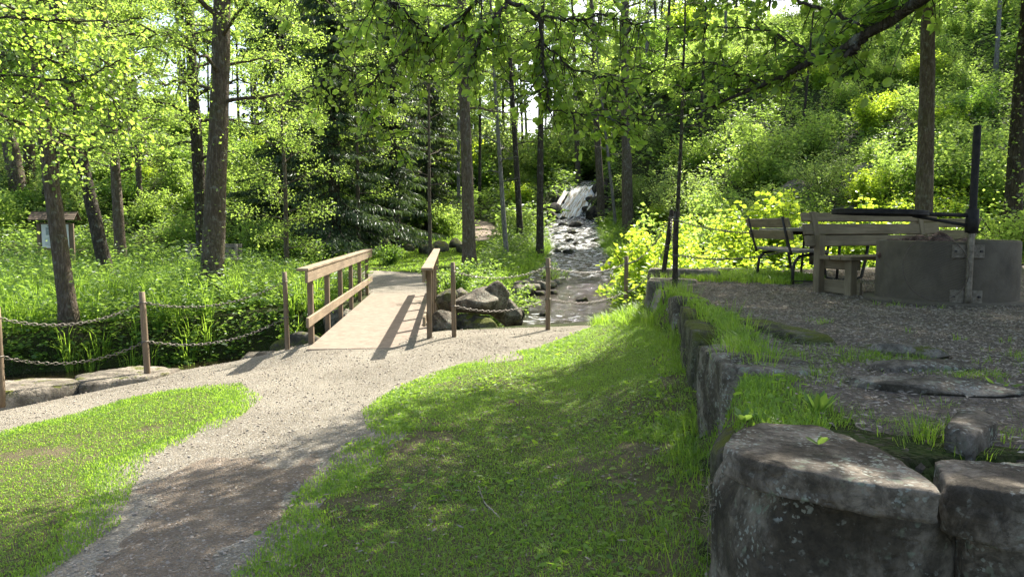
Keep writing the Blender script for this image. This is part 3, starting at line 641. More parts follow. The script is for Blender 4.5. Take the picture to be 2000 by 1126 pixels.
# ------------------------------------------------------------------ posts and chains
posts = {}
def fpost(key, px, base, top, z, lab, dia=.064, lean=(0, 0), mat='wood_post', d=None):
    b = onz(px, base, z) if d is None else at(px, base, d); hgt = (at(px, top, b[1])[2] - b[2])
    mb = MB(); n = 6; pts = [(lean[0] * t, lean[1] * t, hgt * t - .15 * (1 - t)) for t in np.linspace(0, 1, n)]
    rr_ = [dia / 2] * (n - 1) + [dia / 2 * .93]; tube(mb, pts, rr_, 12, True, .05)
    g = np.concatenate(mb.v)[:, [2, 0, 1]]; mb.g = [g + R.random(3) * 5]
    o = tag(mb.build('fence_post', M[mat], loc=b), lab, 'post', 'chain fence posts'); posts[key] = (b, hgt, lean)
    for fr in (.88, .43):
        mb = MB(); tube(mb, [(lean[0] * fr + math.cos(a) * (dia / 2 + .003), lean[1] * fr + math.sin(a) * (dia / 2 + .003), hgt * fr) for a in np.linspace(0, 2 * math.pi, 14)], .006, 5)
        mb.build('chain_collar', M['chain'], o)
fpost('a', 2, 766, 600, -.13, 'thick post at the left edge of the picture behind the long stone block', .08)
fpost('b', 289, 738, 570, -.24, 'fence post between the long stone block and the bridge', .072, (-.04, .02))
fpost('c', 562, 685, 531, -.07, 'fence post just left of the bridge', lean=(-.02, .01))
fpost('d', 887, 660, 512, .04, 'fence post just right of the bridge by the rock pile', lean=(-.012, 0))
fpost('e', 1070, 642, 504, .06, 'fence post standing in front of the middle of the stream', .07)
fpost('f', 1222, 622, 500, .06, 'fence post at the right bank of the stream in front of bright shrubs', .07)
fpost('g', 1318, 562, 412, .83, 'tall dark post on the terrace right of the leaning one', .07, mat='bark_dark')
fpost('h', 1294, 531, 410, .93, 'dark leaning post at the terrace edge', .07, (.12, 0), 'bark_dark')
fpost('i', 1585, 500, 428, .8, 'fence post behind the picnic table', .085, (0, 0), 'bark_dark', 13.2)
def oval(n=12):
    a = np.linspace(0, 2 * np.pi, n, endpoint=False); return np.stack([.030 * np.cos(a) * (1 + .12 * np.cos(2 * a)), .016 * np.sin(a), 0 * a], 1)
OV = oval()
def chain(p, q, sag, lab, wire=.0036, mat='chain'):
    p = np.array(p); q = np.array(q); L = np.linalg.norm(q - p); n = int(L / .046); mb = MB(); mid = (p + q) / 2
    t = (np.arange(n) + .5) / n; C = p + (q - p) * t[:, None]; C[:, 2] -= sag * 4 * t * (1 - t); D = np.gradient(C, axis=0); D /= np.linalg.norm(D, axis=1)[:, None]
    side = np.cross(D[0], [0, 0, 1]); side /= np.linalg.norm(side)
    for k_ in range(n):
        up = np.cross(side, D[k_]); ang = .4 + (math.pi / 2 if k_ % 2 else 0) + R.uniform(-.2, .2)
        a = side * math.cos(ang) + up * math.sin(ang)
        pts = C[k_] + OV[:, :1] * D[k_] * 1.0 + OV[:, 1:2] * a - mid
        pts = np.vstack([pts, pts[:1]]); tube(mb, pts, wire, 4, False)
    return tag(mb.build('chain', M[mat], loc=mid), lab, 'chain', 'chains strung between the posts')
def cp(k_, fr): b, hgt, l = posts[k_]; return b + np.array([l[0] * fr, l[1] * fr, hgt * fr])
for a, b_, sg, nm in (('a', 'b', .16, 'between the two posts left of the bridge'), ('b', 'c', .17, 'between the post at the long stone and the bridge post'), ('d', 'e', .13, 'from the rock pile post to the mid-stream post'),
                  ('e', 'f', .12, 'from the mid-stream post to the right bank post'), ('f', 'h', .15, 'from the right bank post up to the leaning post'), ('g', 'i', .16, 'running right from the tall dark post behind the bench')):
    chain(cp(a, .88), cp(b_, .88), sg, 'upper chain ' + nm); chain(cp(a, .43), cp(b_, .43), sg, 'lower chain ' + nm)
chain(cp('h', .92), cp('g', .2), .05, 'chain hanging slack between the leaning and the tall dark post')
chain(cp('a', .88), cp('a', .88) + np.array([-2.6, -.5, -.1]), .15, 'upper chain leaving the picture at the left'); chain(cp('a', .43), cp('a', .43) + np.array([-2.6, -.5, -.1]), .15, 'lower chain leaving the picture at the left')
# the wire rail end right of the bridge
# ------------------------------------------------------------------ fire ring and grill
FR = np.array([4.47, 7.62, h1(4.47, 7.62)]); fz = FR[2]
fr = empty('fire_ring', FR, 'round concrete fire ring full of reddish stones with a dark rim', 'fire pit')
mb = MB(); prof = [(.56, -.05), (.56, .605), (.565, .62), (.63, .625), (.645, .61), (.648, .3), (.65, -.05)]
seg = 96; a = np.linspace(0, 2 * np.pi, seg, endpoint=False)
V = np.concatenate([np.stack([np.cos(a) * r * (1 + .002 * np.sin(9 * a)), np.sin(a) * r, np.full(seg, z)], 1) for r, z in prof])
i = np.arange(len(prof) - 1)[:, None] * seg; j = np.arange(seg)[None]; j2 = (j + 1) % seg
mb.add(V, np.stack([i + j, i + seg + j, i + seg + j2, i + j2], -1).reshape(-1, 4)); mb.build('ring_wall', M['concrete'], fr)
mb = MB(); prof = [(.58, .0), (.74, .0), (.76, .02), (.76, .06), (.75, .072), (.6, .075)]
V = np.concatenate([np.stack([np.cos(a) * r * (1 + .03 * np.sin(3 * a + 1) ** 2), np.sin(a) * r, np.full(seg, z - .03)], 1) for r, z in prof])
i = np.arange(len(prof) - 1)[:, None] * seg; mb.add(V, np.stack([i + j, i + j2, i + seg + j2, i + seg + j], -1).reshape(-1, 4)); mb.build('footing', M['concrete'], fr)
mb = MB(); prof = [(.0, .42), (.3, .44), (.6, .42)]
V = np.concatenate([np.stack([np.cos(a) * r, np.sin(a) * r, z + .03 * np.sin(7 * a + r * 9)], 1) for r, z in prof]); i = np.arange(2)[:, None] * seg
mb.add(V, np.stack([i + j, i + j2, i + seg + j2, i + seg + j], -1).reshape(-1, 4)); mb.build('ash_bed', M['mulch'], fr)
for q in range(22):
    an = q * .286 * 2 + R.uniform(-.1, .1); rr_ = .5 if q % 2 == 0 else .38; s = R.uniform(.16, .30)
    back = max(0, math.sin(an + .3))
    rock(FR + np.array([math.cos(an) * rr_, math.sin(an) * rr_, .50 + .09 * back + R.uniform(-.02, .02)]), (s * 1.2, s, s * .7), 300 + q, M['rock_red'], 'reddish stone lying inside the concrete fire ring', 'stones in the fire ring', rz=q, sub=4)
# grill: pole clamped to the ring, swinging grate, brace
pp = at(1890, 592, 6.93); pz = fz
gr = empty('grill_stand', (pp[0], pp[1], pz), 'tall grill pole clamped to the fire ring, charred above, with a swung-out grate', 'grill stand')
mb = MB(); tube(mb, [(0, 0, z) for z in np.linspace(.0, .78, 8)], .030, 20); mb.build('lower_pole', M['iron_rust'], gr)
mb = MB(); tube(mb, [(.0 + .003 * z, 0, z) for z in np.linspace(.70, 1.69, 10)], [.033] * 9 + [.031], 20); tube(mb, [(-.055, 0, 1.38), (.06, 0, 1.375)], .007, 6); mb.build('upper_pole', M['iron_black'], gr)
for z in (.53, .10):
    mb = MB(); ca = math.atan2(pp[1] - FR[1], pp[0] - FR[0])
    for s in (-1, 1):
        a2 = ca + s * .115; c_ = FR[:2] + np.array([math.cos(a2), math.sin(a2)]) * .662 - pp[:2]
        box(mb, (c_[0], c_[1], z), (.012, .125, .125), rz=a2)
    pl = mb.build('clamp_plate', M['iron_rust'], gr, False)
    for s in (-1, 1):
        mb = MB(); a2 = ca + s * .16; c_ = FR[:2] + np.array([math.cos(a2), math.sin(a2)]) * .668 - pp[:2]; e_ = np.array([math.cos(a2), math.sin(a2), 0]) * .018
        tube(mb, [np.array([c_[0], c_[1], z]), np.array([c_[0], c_[1], z]) + e_], .012, 6); mb.build('bolt', M['iron_dark'], pl, False)
# arm and grate reach from the pole to the left
e = at(1634, 412, 6.9) - np.array([pp[0], pp[1], pz]); st = np.array([0, 0, at(1890, 421, 7.02)[2] - pz])
dr = (e - st); Lr = np.linalg.norm(dr); dr /= Lr
mb = MB(); tube(mb, [st, st + dr * (Lr - .5)], .019, 12)
tube(mb, [st + np.array([0, 0, -.10]), st + dr * .56 + np.array([0, 0, -.02])], .016, 10); tube(mb, [st - [0, 0, .16], st + [0, 0, .06]], .056, 20); mb.build('arm', M['iron_black'], gr)
mb = MB(); gc = st + dr * (Lr - .40); gr_ = .40; side = np.cross(dr, [0, 0, 1]); side /= np.linalg.norm(side); ah = np.linspace(0, 2 * np.pi, 49)
ring = np.array([gc + dr * math.cos(q) * gr_ + side * math.sin(q) * gr_ for q in ah])
for dz in np.linspace(-.014, .014, 3): tube(mb, ring + [0, 0, dz], .011, 6, False)
for q in np.linspace(-.92, .92, 25):
    w_ = math.sqrt(1 - q * q) * gr_; tube(mb, [gc + side * q * gr_ - dr * w_ + [0, 0, .012], gc + side * q * gr_ + dr * w_ + [0, 0, .012]], .006, 5)
mb.build('grate', M['iron_black'], gr)
# round wire grate leaning against the ring
gcx = at(1815, 552, 6.93); mb = MB(); R0 = .30; tl = .16
ax1 = np.array([.985, -.05, 0]); ax2 = np.array([0, tl, 1.0]); ax1 = ax1 / np.linalg.norm(ax1); ax2 /= np.linalg.norm(ax2)
tube(mb, np.array([ax1 * math.cos(q) * R0 + ax2 * math.sin(q) * R0 for q in ah]), .005, 5, False)
for q in np.linspace(-.93, .93, 26):
    w_ = math.sqrt(1 - q * q) * R0; c1 = ax1 * .94 + ax2 * .34; c1 /= np.linalg.norm(c1); c2 = -ax1 * .34 + ax2 * .94; c2 /= np.linalg.norm(c2)
    tube(mb, [c2 * q * R0 - c1 * w_, c2 * q * R0 + c1 * w_], .0016, 4)
tag(mb.build('cooking_grate', M['rust'], loc=(gcx[0], gcx[1] - .1, fz + .08 + R0)), 'round wire cooking grate leaning against the front of the fire ring', 'grate')

# ------------------------------------------------------------------ benches and table
def picnic_bench(x, y, facing, lab):
    """two-plank backrest bench on bent pipe legs, 1.65 m long along y; facing +1 looks right"""
    z0 = h1(x, y); t = empty('bench', (x, y, z0), lab, 'bench', 'benches at the picnic table'); s = facing
    for q in range(3): mb = MB(); box(mb, (s * (.09 + .135 * q), .83, .455 - .008 * abs(q - 1)), (.125, 1.7, .04)); mb.build('seat_plank', M['wood_grey'], t, False)
    for q, (zz, xx) in enumerate(((.66, -.055), (.82, -.10))): mb = MB(); box(mb, (s * xx, .83, zz), (.03, 1.7, .125), ry=-s * .27); mb.build('backrest_plank', M['wood_bench'], t, False)
    for yy_ in (.12, 1.5):
        mb = MB(); tube(mb, [(s * -.14, yy_, .90), (s * -.085, yy_, .66), (s * -.02, yy_, .45), (s * .0, yy_, .40)], .018, 8)
        tube(mb, [(s * .45, yy_, .425), (s * .25, yy_, .41), (s * .10, yy_, .38), (s * .035, yy_, .30), (s * .02, yy_, .18), (s * .02, yy_, -.03)], .021, 10)
        tube(mb, [(s * .02, yy_, .06), (s * .5, yy_, .05)], .01, 6); mb.build('leg_frame', M['iron_dark'], t)
    return t
picnic_bench(3.66, 9.55, 1, 'small bench with two-plank backrest on curved dark legs, left of the picnic table')
picnic_bench(6.12, 9.9, -1, 'bench half hidden behind the fire ring at the right end of the table')
z0 = h1(4.7, 11); tb = empty('picnic_table', (4.72, 10.2, z0), 'grey plank picnic table behind the long bench', 'table')
for q in range(5): mb = MB(); box(mb, (-.56 + .28 * q, .95, .73), (.265, 1.9, .045)); mb.build('tabletop_plank', M['wood_grey'], tb, False)
for yy_ in (.3, 1.6):
    mb = MB(); box(mb, (0, yy_, .675), (1.2, .05, .06)); tube(mb, [(-.35, yy_, .65), (-.3, yy_, .3), (-.25, yy_, .06), (-.1, yy_, .02), (.1, yy_, .02), (.25, yy_, .06), (.3, yy_, .3), (.35, yy_, .65)], .022, 10); tube(mb, [(-.1, yy_, .02), (-.06, yy_, .65)], .02, 8); mb.build('leg', M['iron_dark'], tb)
# long heavy bench facing the fire
LBp = np.array([3.42, 8.42]); z0 = h1(3.8, 8.4)
lb = empty('long_bench', (LBp[0], LBp[1], z0), 'long timber bench with three-plank backrest facing the fire ring', 'bench', rz=.42)
for q, (zz, yy_) in enumerate(((.60, .10), (.735, .135), (.875, .17))): mb = MB(); box(mb, (1.13, yy_, zz), (2.28, .04, .125 if q < 2 else .10), rx=-.22); mb.build('backrest_plank', M['wood_bench'], lb, False)
for q in range(3): mb = MB(); box(mb, (1.15, -.12 - .15 * q, .42), (2.2, .14, .045)); mb.build('seat_plank', M['wood_bench'], lb, False)
for xx in (.16, 1.95):
    mb = MB(); box(mb, (xx, .05, .33), (.09, .09, .68)); box(mb, (xx, .13, .74), (.085, .05, .4), rx=-.22); mb.build('back_leg', M['wood_bench'], lb, False)
    mb = MB(); box(mb, (xx, -.40, .195), (.10, .09, .405)); mb.build('front_leg', M['wood_bench'], lb, False)
    mb = MB(); box(mb, (xx + .07, -.18, .34), (.045, .54, .11)); mb.build('upper_brace', M['wood_bench'], lb, False)
    mb = MB(); box(mb, (xx + .07, -.18, .09), (.05, .60, .15)); mb.build('foot_plank', M['wood_bench'], lb, False)
# far bench left
x, y = -9.0, 22.2; z0 = h1(x, y); t = empty('bench', (x, y, z0), 'weathered grey bench half hidden in plants beyond the stream', 'bench')
for q in range(3): mb = MB(); box(mb, (0, .1 + .02 * q, .5 + .15 * q), (1.7, .03, .12)); mb.build('backrest_plank', M['wood_grey'], t, False)
for q in range(3): mb = MB(); box(mb, (0, -.1 - .13 * q, .43), (1.7, .12, .04)); mb.build('seat_plank', M['wood_grey'], t, False)
for xx in (-.7, .7): mb = MB(); box(mb, (xx, .06, .42), (.08, .08, .86)); box(mb, (xx, -.36, .2), (.08, .08, .42)); mb.build('leg', M['wood_grey'], t, False)
# information board
x, y = at(110, 480, 21.5)[:2]; z0 = h1(x, y); t = empty('information_board', (x, y, z0), 'wooden information board under a small shingled roof, half behind a trunk', 'sign', rz=.25)
zt = 1.75 - z0
for s in (-1, 1): mb = MB(); box(mb, (s * .43, 0, zt / 2 - .1), (.09, .09, zt)); mb.build('post', M['wood_post'], t, False)
mb = MB(); box(mb, (0, 0, zt - .46), (.77, .04, .78)); mb.build('board', M['wood_post'], t, False)
mb = MB(); box(mb, (0, -.035, zt - .46), (.70, .012, .68)); po = mb.build('poster', M['paint'], t, False)
mb = MB(); box(mb, (-.02, -.044, zt - .32), (.44, .006, .22)); mb.build('picture', M['ink'], po, False)
mb = MB()
for q in range(9): box(mb, (-.02, -.044, zt - .50 - .03 * q), (.5 if q % 4 else .34, .005, .010))
mb.build('text_lines', M['ink'], po, False)
mb = MB(); box(mb, (0, -.044, zt - .17), (.4, .005, .035)); mb.build('heading', M['ink'], po, False)
rf = MB()
for s in (-1, 1):
    for q in range(4): box(rf, (0, s * (.06 + .085 * q), zt + .20 - .055 * q), (1.18, .115, .022), rx=-s * .52)
box(rf, (0, 0, zt + .235), (1.2, .09, .03)); rf.build('roof', M['wood_shingle'], t, False)

# ------------------------------------------------------------------ sun zones (where the crowns are open)
ZA = [(-8, 6.2), (-4.6, 4.9), (-3.0, 5.2), (-2.0, 6.0), (-1.2, 7.2), (.1, 8.2), (1.6, 9.2), (2.3, 12), (2.4, 19), (-1, 19), (-3.4, 19), (-3.6, 13), (-6, 9.5), (-8, 9)]
ZB = [(1.5, 11.3), (4, 12.2), (7, 14), (8, 20), (9, 24), (10, 48), (-1, 48), (.4, 24), (.5, 18)]
ZC = [(-8.5, 21.5), (-.6, 19), (-.8, 30), (-4, 34), (-6, 27.5), (-9, 26)]
def lit(P, z=0.1):
    G = P[:, :2] - SUN[None, :2] * ((P[:, 2] - z) / SUN[2])[:, None]
    return inside(G[:, 0], G[:, 1], ZA) | inside(G[:, 0], G[:, 1], ZB) | inside(G[:, 0], G[:, 1], ZC)
def keepsun(P, p=.96): return ~(lit(P) & (R.random(len(P)) < p))

# ------------------------------------------------------------------ trees
def trunkline(hgt, lean=(0, 0), bend=.0, wob=.04, n=22):
    t = np.linspace(0, 1, n); ph = R.random(4) * 6
    x = lean[0] * t + bend * np.sin(t * math.pi) + wob * np.sin(t * 7 + ph[0]) * t + wob * .5 * np.sin(t * 17 + ph[1]) * t
    y = lean[1] * t + wob * np.sin(t * 6 + ph[2]) * t
    return np.stack([x, y, t * hgt - .25 * (t == 0)], 1)
def mktree(origin, hgt, r0, cb, cr, nleaf, L=.064, lean=(0, 0), bend=0., nb=30, mat='leaf', bark='bark', name='tree', label=None, cat='tree', group=None, cull=True, droop=.25, az=None, lowtwigs=0, kind='far', up=.35, topr=.25):
    nleaf = int(nleaf * 1.1); origin = np.array(origin, float); tl = trunkline(hgt, lean, bend); t = np.linspace(0, 1, len(tl))
    rad = r0 * ((1 - t) ** .75 * (1 - topr * .2) + .06) * (1 + .55 * np.exp(-t * hgt / .28))
    tb_ = MB(); tube(tb_, tl, rad, 14, True, .10)
    segs = []; wts = []
    for k in range(nb):
        f = cb + (1 - cb) * ((k + R.uniform(0, .9)) / nb) ** 1.05; f = min(f, .985)
        p = np.array([np.interp(f, t, tl[:, c]) for c in range(3)]); rr_ = np.interp(f, t, rad)
        prof = (np.sin(math.pi * np.clip((f - cb) / (1 - cb) * .82 + .14, 0, 1)) ** .7)
        Lb = cr * prof * R.uniform(.6, 1.15); an = (k * 2.4 + R.uniform(-.5, .5)) if az is None else R.normal(az, .9)
        d = np.array([math.cos(an), math.sin(an), up + .6 * (f - cb) + R.uniform(-.15, .2)]); d /= np.linalg.norm(d)
        s = np.linspace(0, 1, 7)[:, None]; wv_ = R.normal(size=(7, 3)) * .05 * Lb * s
        bp = p + d * Lb * s + np.array([0, 0, -droop * Lb]) * s ** 2 + wv_
        br_ = max(.010, min(rr_ * .42, .012 + .020 * Lb)); tube(tb_, bp, br_ * (1 - .8 * s[:, 0]), 6, False)
        for q in range(7):
            ts = R.uniform(.25, 1.0); o_ = np.array([np.interp(ts, s[:, 0], bp[:, c]) for c in range(3)])
            dd = d + rnd_dirs(1, .6)[0] * .9; dd /= np.linalg.norm(dd); ll = Lb * R.uniform(.22, .42) * (1.2 - .4 * ts)
            e_ = o_ + dd * ll + np.array([0, 0, -.25 * ll]); m_ = (o_ + e_) / 2 + [0, 0, .08 * ll]
            tube(tb_, [o_, m_, e_], [br_ * .35, br_ * .25, .003], 4, False)
            segs.append((m_, e_)); wts.append(ll)
            for _ in range(2):
                e2 = m_ + rnd_dirs(1, .6, -.15)[0] * ll * .5; segs.append((m_, e2)); wts.append(ll * .6)
    sa = np.array([a_ for a_, b_ in segs]); sb = np.array([b_ for a_, b_ in segs]); wts = np.array(wts); wts = wts * R.uniform(.2, 1.8, len(wts)); wts /= wts.sum()
    idx = R.choice(len(segs), nleaf, p=wts); tt_ = R.uniform(0, 1.1, nleaf)[:, None]
    P = sa[idx] * (1 - tt_) + sb[idx] * tt_ + R.normal(size=(nleaf, 3)) * [.13, .13, .10]
    if lowtwigs:
        z_ = R.uniform(.3, cb * hgt, lowtwigs); base_ = np.stack([np.interp(z_ / hgt, t, tl[:, c]) for c in range(3)], 1); P = np.vstack([P, base_ + R.normal(size=(lowtwigs, 3)) * [.25, .25, .1]])
    if cull: P = P[keepsun(P + origin)]
    if cull == 'fall': pass
    n = len(P); N_ = rnd_dirs(n, 1.0, .9); A_ = rnd_dirs(n, .5, -.25); cm = MB(); Ls = L * R.uniform(.4, 1.35, n)
    leaves(cm, P, A_, N_, Ls, Ls * R.uniform(.62, .9, n), kind)
    o = empty(name, origin, label, cat, group); tk = tb_.build('trunk', M[bark], o); cw = cm.build('crown', M[mat], o, False)
    return o, [tk, cw]
def hh(px, py, y): p = at(px, py, y); return (p[0], p[1], h1(p[0], p[1]) - .05)
def lean_to(px0, px1, y, hgt_at): return ((px1 - px0) / F * y)

mktree(hh(140, 655, 12.6), 13, .14, .24, 2.6, 15000, lean=(-1.1, .3), bend=-.05, label='leafy tree with lichen-spotted trunk standing in front of the information board', bark='bark', nb=34, lowtwigs=60)
mktree(hh(412, 580, 15.4), 15, .235, .27, 2.9, 19000, lean=(1.0, .2), bend=.0, label='stout straight-trunked tree on the stream bank left of the bridge', nb=40, lowtwigs=250)
mktree(hh(216, 525, 17.5), 13, .16, .25, 2.4, 13000, lean=(-2.0, .6), bend=-.2, bark='bark_dark', label='dark curved tree just right of the information board', nb=30)
mktree(hh(236, 480, 22), 13, .16, .2, 2.4, 12000, lean=(-.6, .6), label='tree with grey trunk further back behind the dark curved tree', nb=30, cull=True)
mktree(hh(42, 395, 29), 14, .32, .22, 3.4, 12000, lean=(-1.6, 0), L=.09, label='old thick-trunked tree on the slope at the left edge', nb=30, cull=False)
mktree(hh(58, 392, 29.8), 14, .24, .3, 3.2, 9000, lean=(.6, 0), L=.09, label='mossy second tree right against the old thick one', nb=26, cull=False)
mktree(hh(398, 440, 21), 15, .19, .22, 3.0, 16000, lean=(-.5, .2), bark='bark_dark', label='dark slim tree close behind the stout straight-trunked tree', nb=34)
mktree(hh(292, 330, 35), 12, .2, .25, 3.0, 8000, lean=(-2.4, 0), L=.09, label='leaning tree on the slope between the two left groups of trunks', nb=26, cull=False)
mktree(hh(917, 492, 22), 16, .20, .30, 2.8, 14000, lean=(-.75, .4), bend=.15, label='leaning tree with mossy foot beside the dirt track', nb=34)
mktree(hh(990, 470, 25), 12, .085, .2, 1.6, 5000, lean=(-.8, 0), bark='bark_birch', mat='leaf', label='slim pale-barked tree left of the stream', nb=24)
mktree(hh(1017, 440, 30), 14, .13, .28, 2.2, 8000, lean=(-.8, .3), bark='bark_dark', L=.085, label='dark slim tree second to the left of the stream', nb=26)
mktree(hh(1054, 470, 26), 14, .135, .33, 2.3, 9000, lean=(.1, .3), bark='bark_dark', L=.085, label='dark straight tree right on the left bank of the stream', nb=26)
mktree(hh(1130, 362, 46), 14, .17, .4, 2.4, 7000, lean=(-.6, 0), bark='bark', L=.11, label='grey trunk standing above the top of the waterfall', nb=22, cull=False)
mktree(hh(1176, 432, 37), 15, .2, .35, 2.4, 8000, lean=(-.9, 0), bark='bark', L=.10, label='tree on the right bank beside the waterfall', nb=24)
mktree(hh(1204, 435, 34), 11, .075, .3, 1.4, 3500, lean=(-1.3, 0), bark='bark_birch', L=.09, label='thin leaning birch right of the waterfall', nb=18)
mktree(hh(1228, 412, 31), 16, .24, .32, 2.8, 10000, lean=(-.5, .2), bark='bark', L=.095, label='tall thick tree on the right bank behind the maple shrubs', nb=32, cull=True)
mktree(hh(1322, 470, 19.5), 9, .062, .45, 1.5, 4500, lean=(.1, 0), bark='bark_dark', label='thin dark sapling rising behind the tall dark post', nb=18)
mktree(hh(1803, 470, 15.2), 14, .185, .50, 3.0, 18000, lean=(-.1, .2), bark='bark', label='straight grey tree behind the picnic table and fire ring', nb=36)
mktree(hh(1972, 470, 14.5), 14, .17, .36, 2.8, 18000, lean=(.3, 0), bark='bark_dark', label='leafy tree at the right edge behind the fire ring', nb=36, lowtwigs=900)
mktree((-7.8, 8.9, h1(-7.8, 8.9)), 9.5, .2, .42, 3.4, 9000, lean=(-.5, .3), az=.15, label='broad tree just outside the left edge reaching in with sunny boughs', nb=16, kind='near', up=.1, cull=False)
mktree(hh(560, 520, 20.5), 7.5, .07, .12, 1.9, 9000, mat='leaf', label='young leafy tree in front of the dark spruces, left of the bridge', nb=30, cull=False)
mktree(hh(700, 460, 27.5), 10, .08, .22, 2.0, 6000, mat='leaf', label='slim young tree at the foot of the dark spruces', nb=26, L=.075, cull=False)
mktree(hh(840, 470, 25.5), 9, .07, .3, 1.7, 5000, mat='leaf', label='slim young tree just left of the leaning tree', nb=22, L=.07)

# the big alder right of the camera: limbs, hanging boughs and the shade over the terrace
TA = np.array([5.0, 3.6, TZ]); ta = empty('alder_tree', TA, 'big alder outside the right edge with limbs and round leaves hanging overhead', 'tree')
tk = MB(); lf = MB(); tl = np.array([(0, 0, -.2), (.02, .03, .6), (-.05, .1, 1.6), (-.2, .2, 2.8), (-.35, .5, 4.2), (-.4, .8, 5.8), (-.5, 1.2, 7.6), (-.5, 1.5, 9.6)])
tube(tk, tl, [.36, .27, .24, .22, .19, .15, .11, .05], 16, True, .08)
SH = [(-3.6, 1.5), (-3.3, 3.9), (-2.3, 4.5), (-1.6, 5.3), (-.75, 6.4), (.3, 7.4), (1.6, 8.3), (1.9, 10.2), (3.2, 11.9), (6, 13), (8.5, 13), (8.5, 2), (1, 1.5)]
def open_top(P): return P[:, 2] > 1.6 + .305 * P[:, 1] + .35
N0 = 6700; gx = R.uniform(-3.6, 8.5, N0); gy = R.uniform(1.5, 13, N0); nz = n2(gx, gy, .75, 3, 21.); nz2 = n2(gx, gy, 2.2, 2, 31.)
keep = inside(gx, gy, SH) & (nz + .75 * nz2 < .50 + .25 * sm(2.0, 4.0, gx) - .28 * sm(5.5, 8., gy) * (gx < 1.0) + .2 * sm(.9, 1.4, gx) * (gy < 8.5)); gx = gx[keep]; gy = gy[keep]
hz = R.uniform(4.2, 9.2, len(gx)); gz = np.where(gx > 1.7, TZ, 0); C = np.stack([gx + SUN[0] / SUN[2] * (hz - gz), gy + SUN[1] / SUN[2] * (hz - gz), hz], 1)
bad = ~open_top(C); hz = np.where(bad, 9.2, hz); C = np.stack([gx + SUN[0] / SUN[2] * (hz - gz), gy + SUN[1] / SUN[2] * (hz - gz), hz], 1); C = C[open_top(C)]
nl = 22; P = (C[:, None] + R.normal(size=(len(C), nl, 3)) * [.17, .17, .13]).reshape(-1, 3); P = P[keepsun(P, .9) & open_top(P - [0, 0, .3])]  # unseen leaf clusters, placed along the sun's rays to shade the ground below
n = len(P); Ls = .085 * R.uniform(.7, 1.25, n); leaves(lf, P - TA, rnd_dirs(n, .5, -.2), rnd_dirs(n, .8, 1.2), Ls, Ls * .85, 'far')
cent = C[R.choice(len(C), 26, replace=False)]
for _ in range(5):
    dd = ((C[:, None] - cent[None]) ** 2).sum(2); own = dd.argmin(1); cent = np.array([C[own == k].mean(0) if (own == k).any() else cent[k] for k in range(26)])
for k in range(26):
    c = cent[k] - TA; dist = math.hypot(*c[:2]); zs = np.clip(c[2] - .45 * dist - .4, 2.0, 8.6); s0 = np.array([np.interp(zs, tl[:, 2], tl[:, q]) for q in range(3)])
    s = np.linspace(0, 1, 8)[:, None]; bp = s0 * (1 - s) + c * s + np.array([0, 0, .10 * dist]) * np.sin(s * math.pi) + R.normal(size=(8, 3)) * .05 * s * (1 - s) * 4
    tube(tk, bp, (.035 + .008 * dist) * (1 - .8 * s[:, 0]), 7, False)
    mem = C[own == k] - TA
    for m_ in mem[R.permutation(len(mem))[:22]]:
        f = R.uniform(.55, 1); o_ = np.array([np.interp(f, s[:, 0], bp[:, q]) for q in range(3)]); tube(tk, [o_, (o_ + m_) / 2 + R.normal(size=3) * .06, m_], [.010, .007, .003], 4, False)
def resample(pts, n):
    P = np.array(pts, float); d = np.concatenate([[0], np.cumsum(np.linalg.norm(np.diff(P, axis=0), axis=1))]); s = np.linspace(0, d[-1], n); return np.stack([np.interp(s, d, P[:, k]) for k in range(3)], 1)
def spray(line, ntw, Lt, L=.065, dz=-.5, start=.1, lv=10, bias=(0, .45, 0)):
    """leafy twigs along a bough; round leaves set alternately"""
    B = resample(line, 60); Cs = []; As = []; Ns = []
    for _ in range(ntw):
        i0 = int(R.uniform(start, 1) * 59); o_ = B[i0]; tg = B[min(59, i0 + 1)] - B[max(0, i0 - 1)]; tg = tg / (np.linalg.norm(tg) + 1e-9)
        d = tg * .5 + rnd_dirs(1, .7, dz)[0] + np.array(bias); d /= np.linalg.norm(d); l_ = Lt * R.uniform(.4, 1.2); s = np.linspace(0, 1, 5)[:, None]
        tp = o_ + d * l_ * s + np.array([0, 0, -.22 * l_]) * s ** 2 + R.normal(size=(5, 3)) * .012 * s; tube(tk, tp - TA, [.0045, .0038, .003, .0022, .0015], 4, False)
        m = max(3, int(lv * l_ / Lt)); f = R.uniform(.15, 1.02, m); p = np.stack([np.interp(f, s[:, 0], tp[:, c]) for c in range(3)], 1)
        a_ = rnd_dirs(m, .5, -.35) + d * .5; Cs.append(p + R.normal(size=(m, 3)) * .012); As.append(a_); Ns.append(rnd_dirs(m, .7, .8))
    Cs = np.concatenate(Cs); As = np.concatenate(As); Ns = np.concatenate(Ns); n = len(Cs); Ls = L * R.uniform(.5, 1.15, n)
    leaves(lf, Cs - TA, As, Ns, Ls, Ls * .86, 'near', .10)
BP = []
def bough(px, rads, ntw, Lt, **k):
    L_ = [at(a, b, c) for a, b, c in px]; L2 = resample(L_, 24); L2[1:-1] += R.normal(size=(22, 3)) * .008; rr_ = np.interp(np.linspace(0, 1, 24), np.linspace(0, 1, len(rads)), rads)
    tube(tk, L2 - TA, rr_, 7, False, .15)
    BP.append(L2)
    if ntw: spray(L2, ntw, Lt, **k)
bough([(1980, -110, 3.9), (1797, 0, 4.6), (1745, 35, 4.8), (1680, 75, 5.0), (1620, 110, 5.2), (1560, 130, 5.3), (1500, 160, 5.5), (1430, 190, 5.7), (1360, 225, 5.9)], [.06, .046, .042, .036, .03, .024, .018, .012, .006], 105, .34, L=.052, lv=11, dz=.15, start=.25, bias=(0, .9, .45))
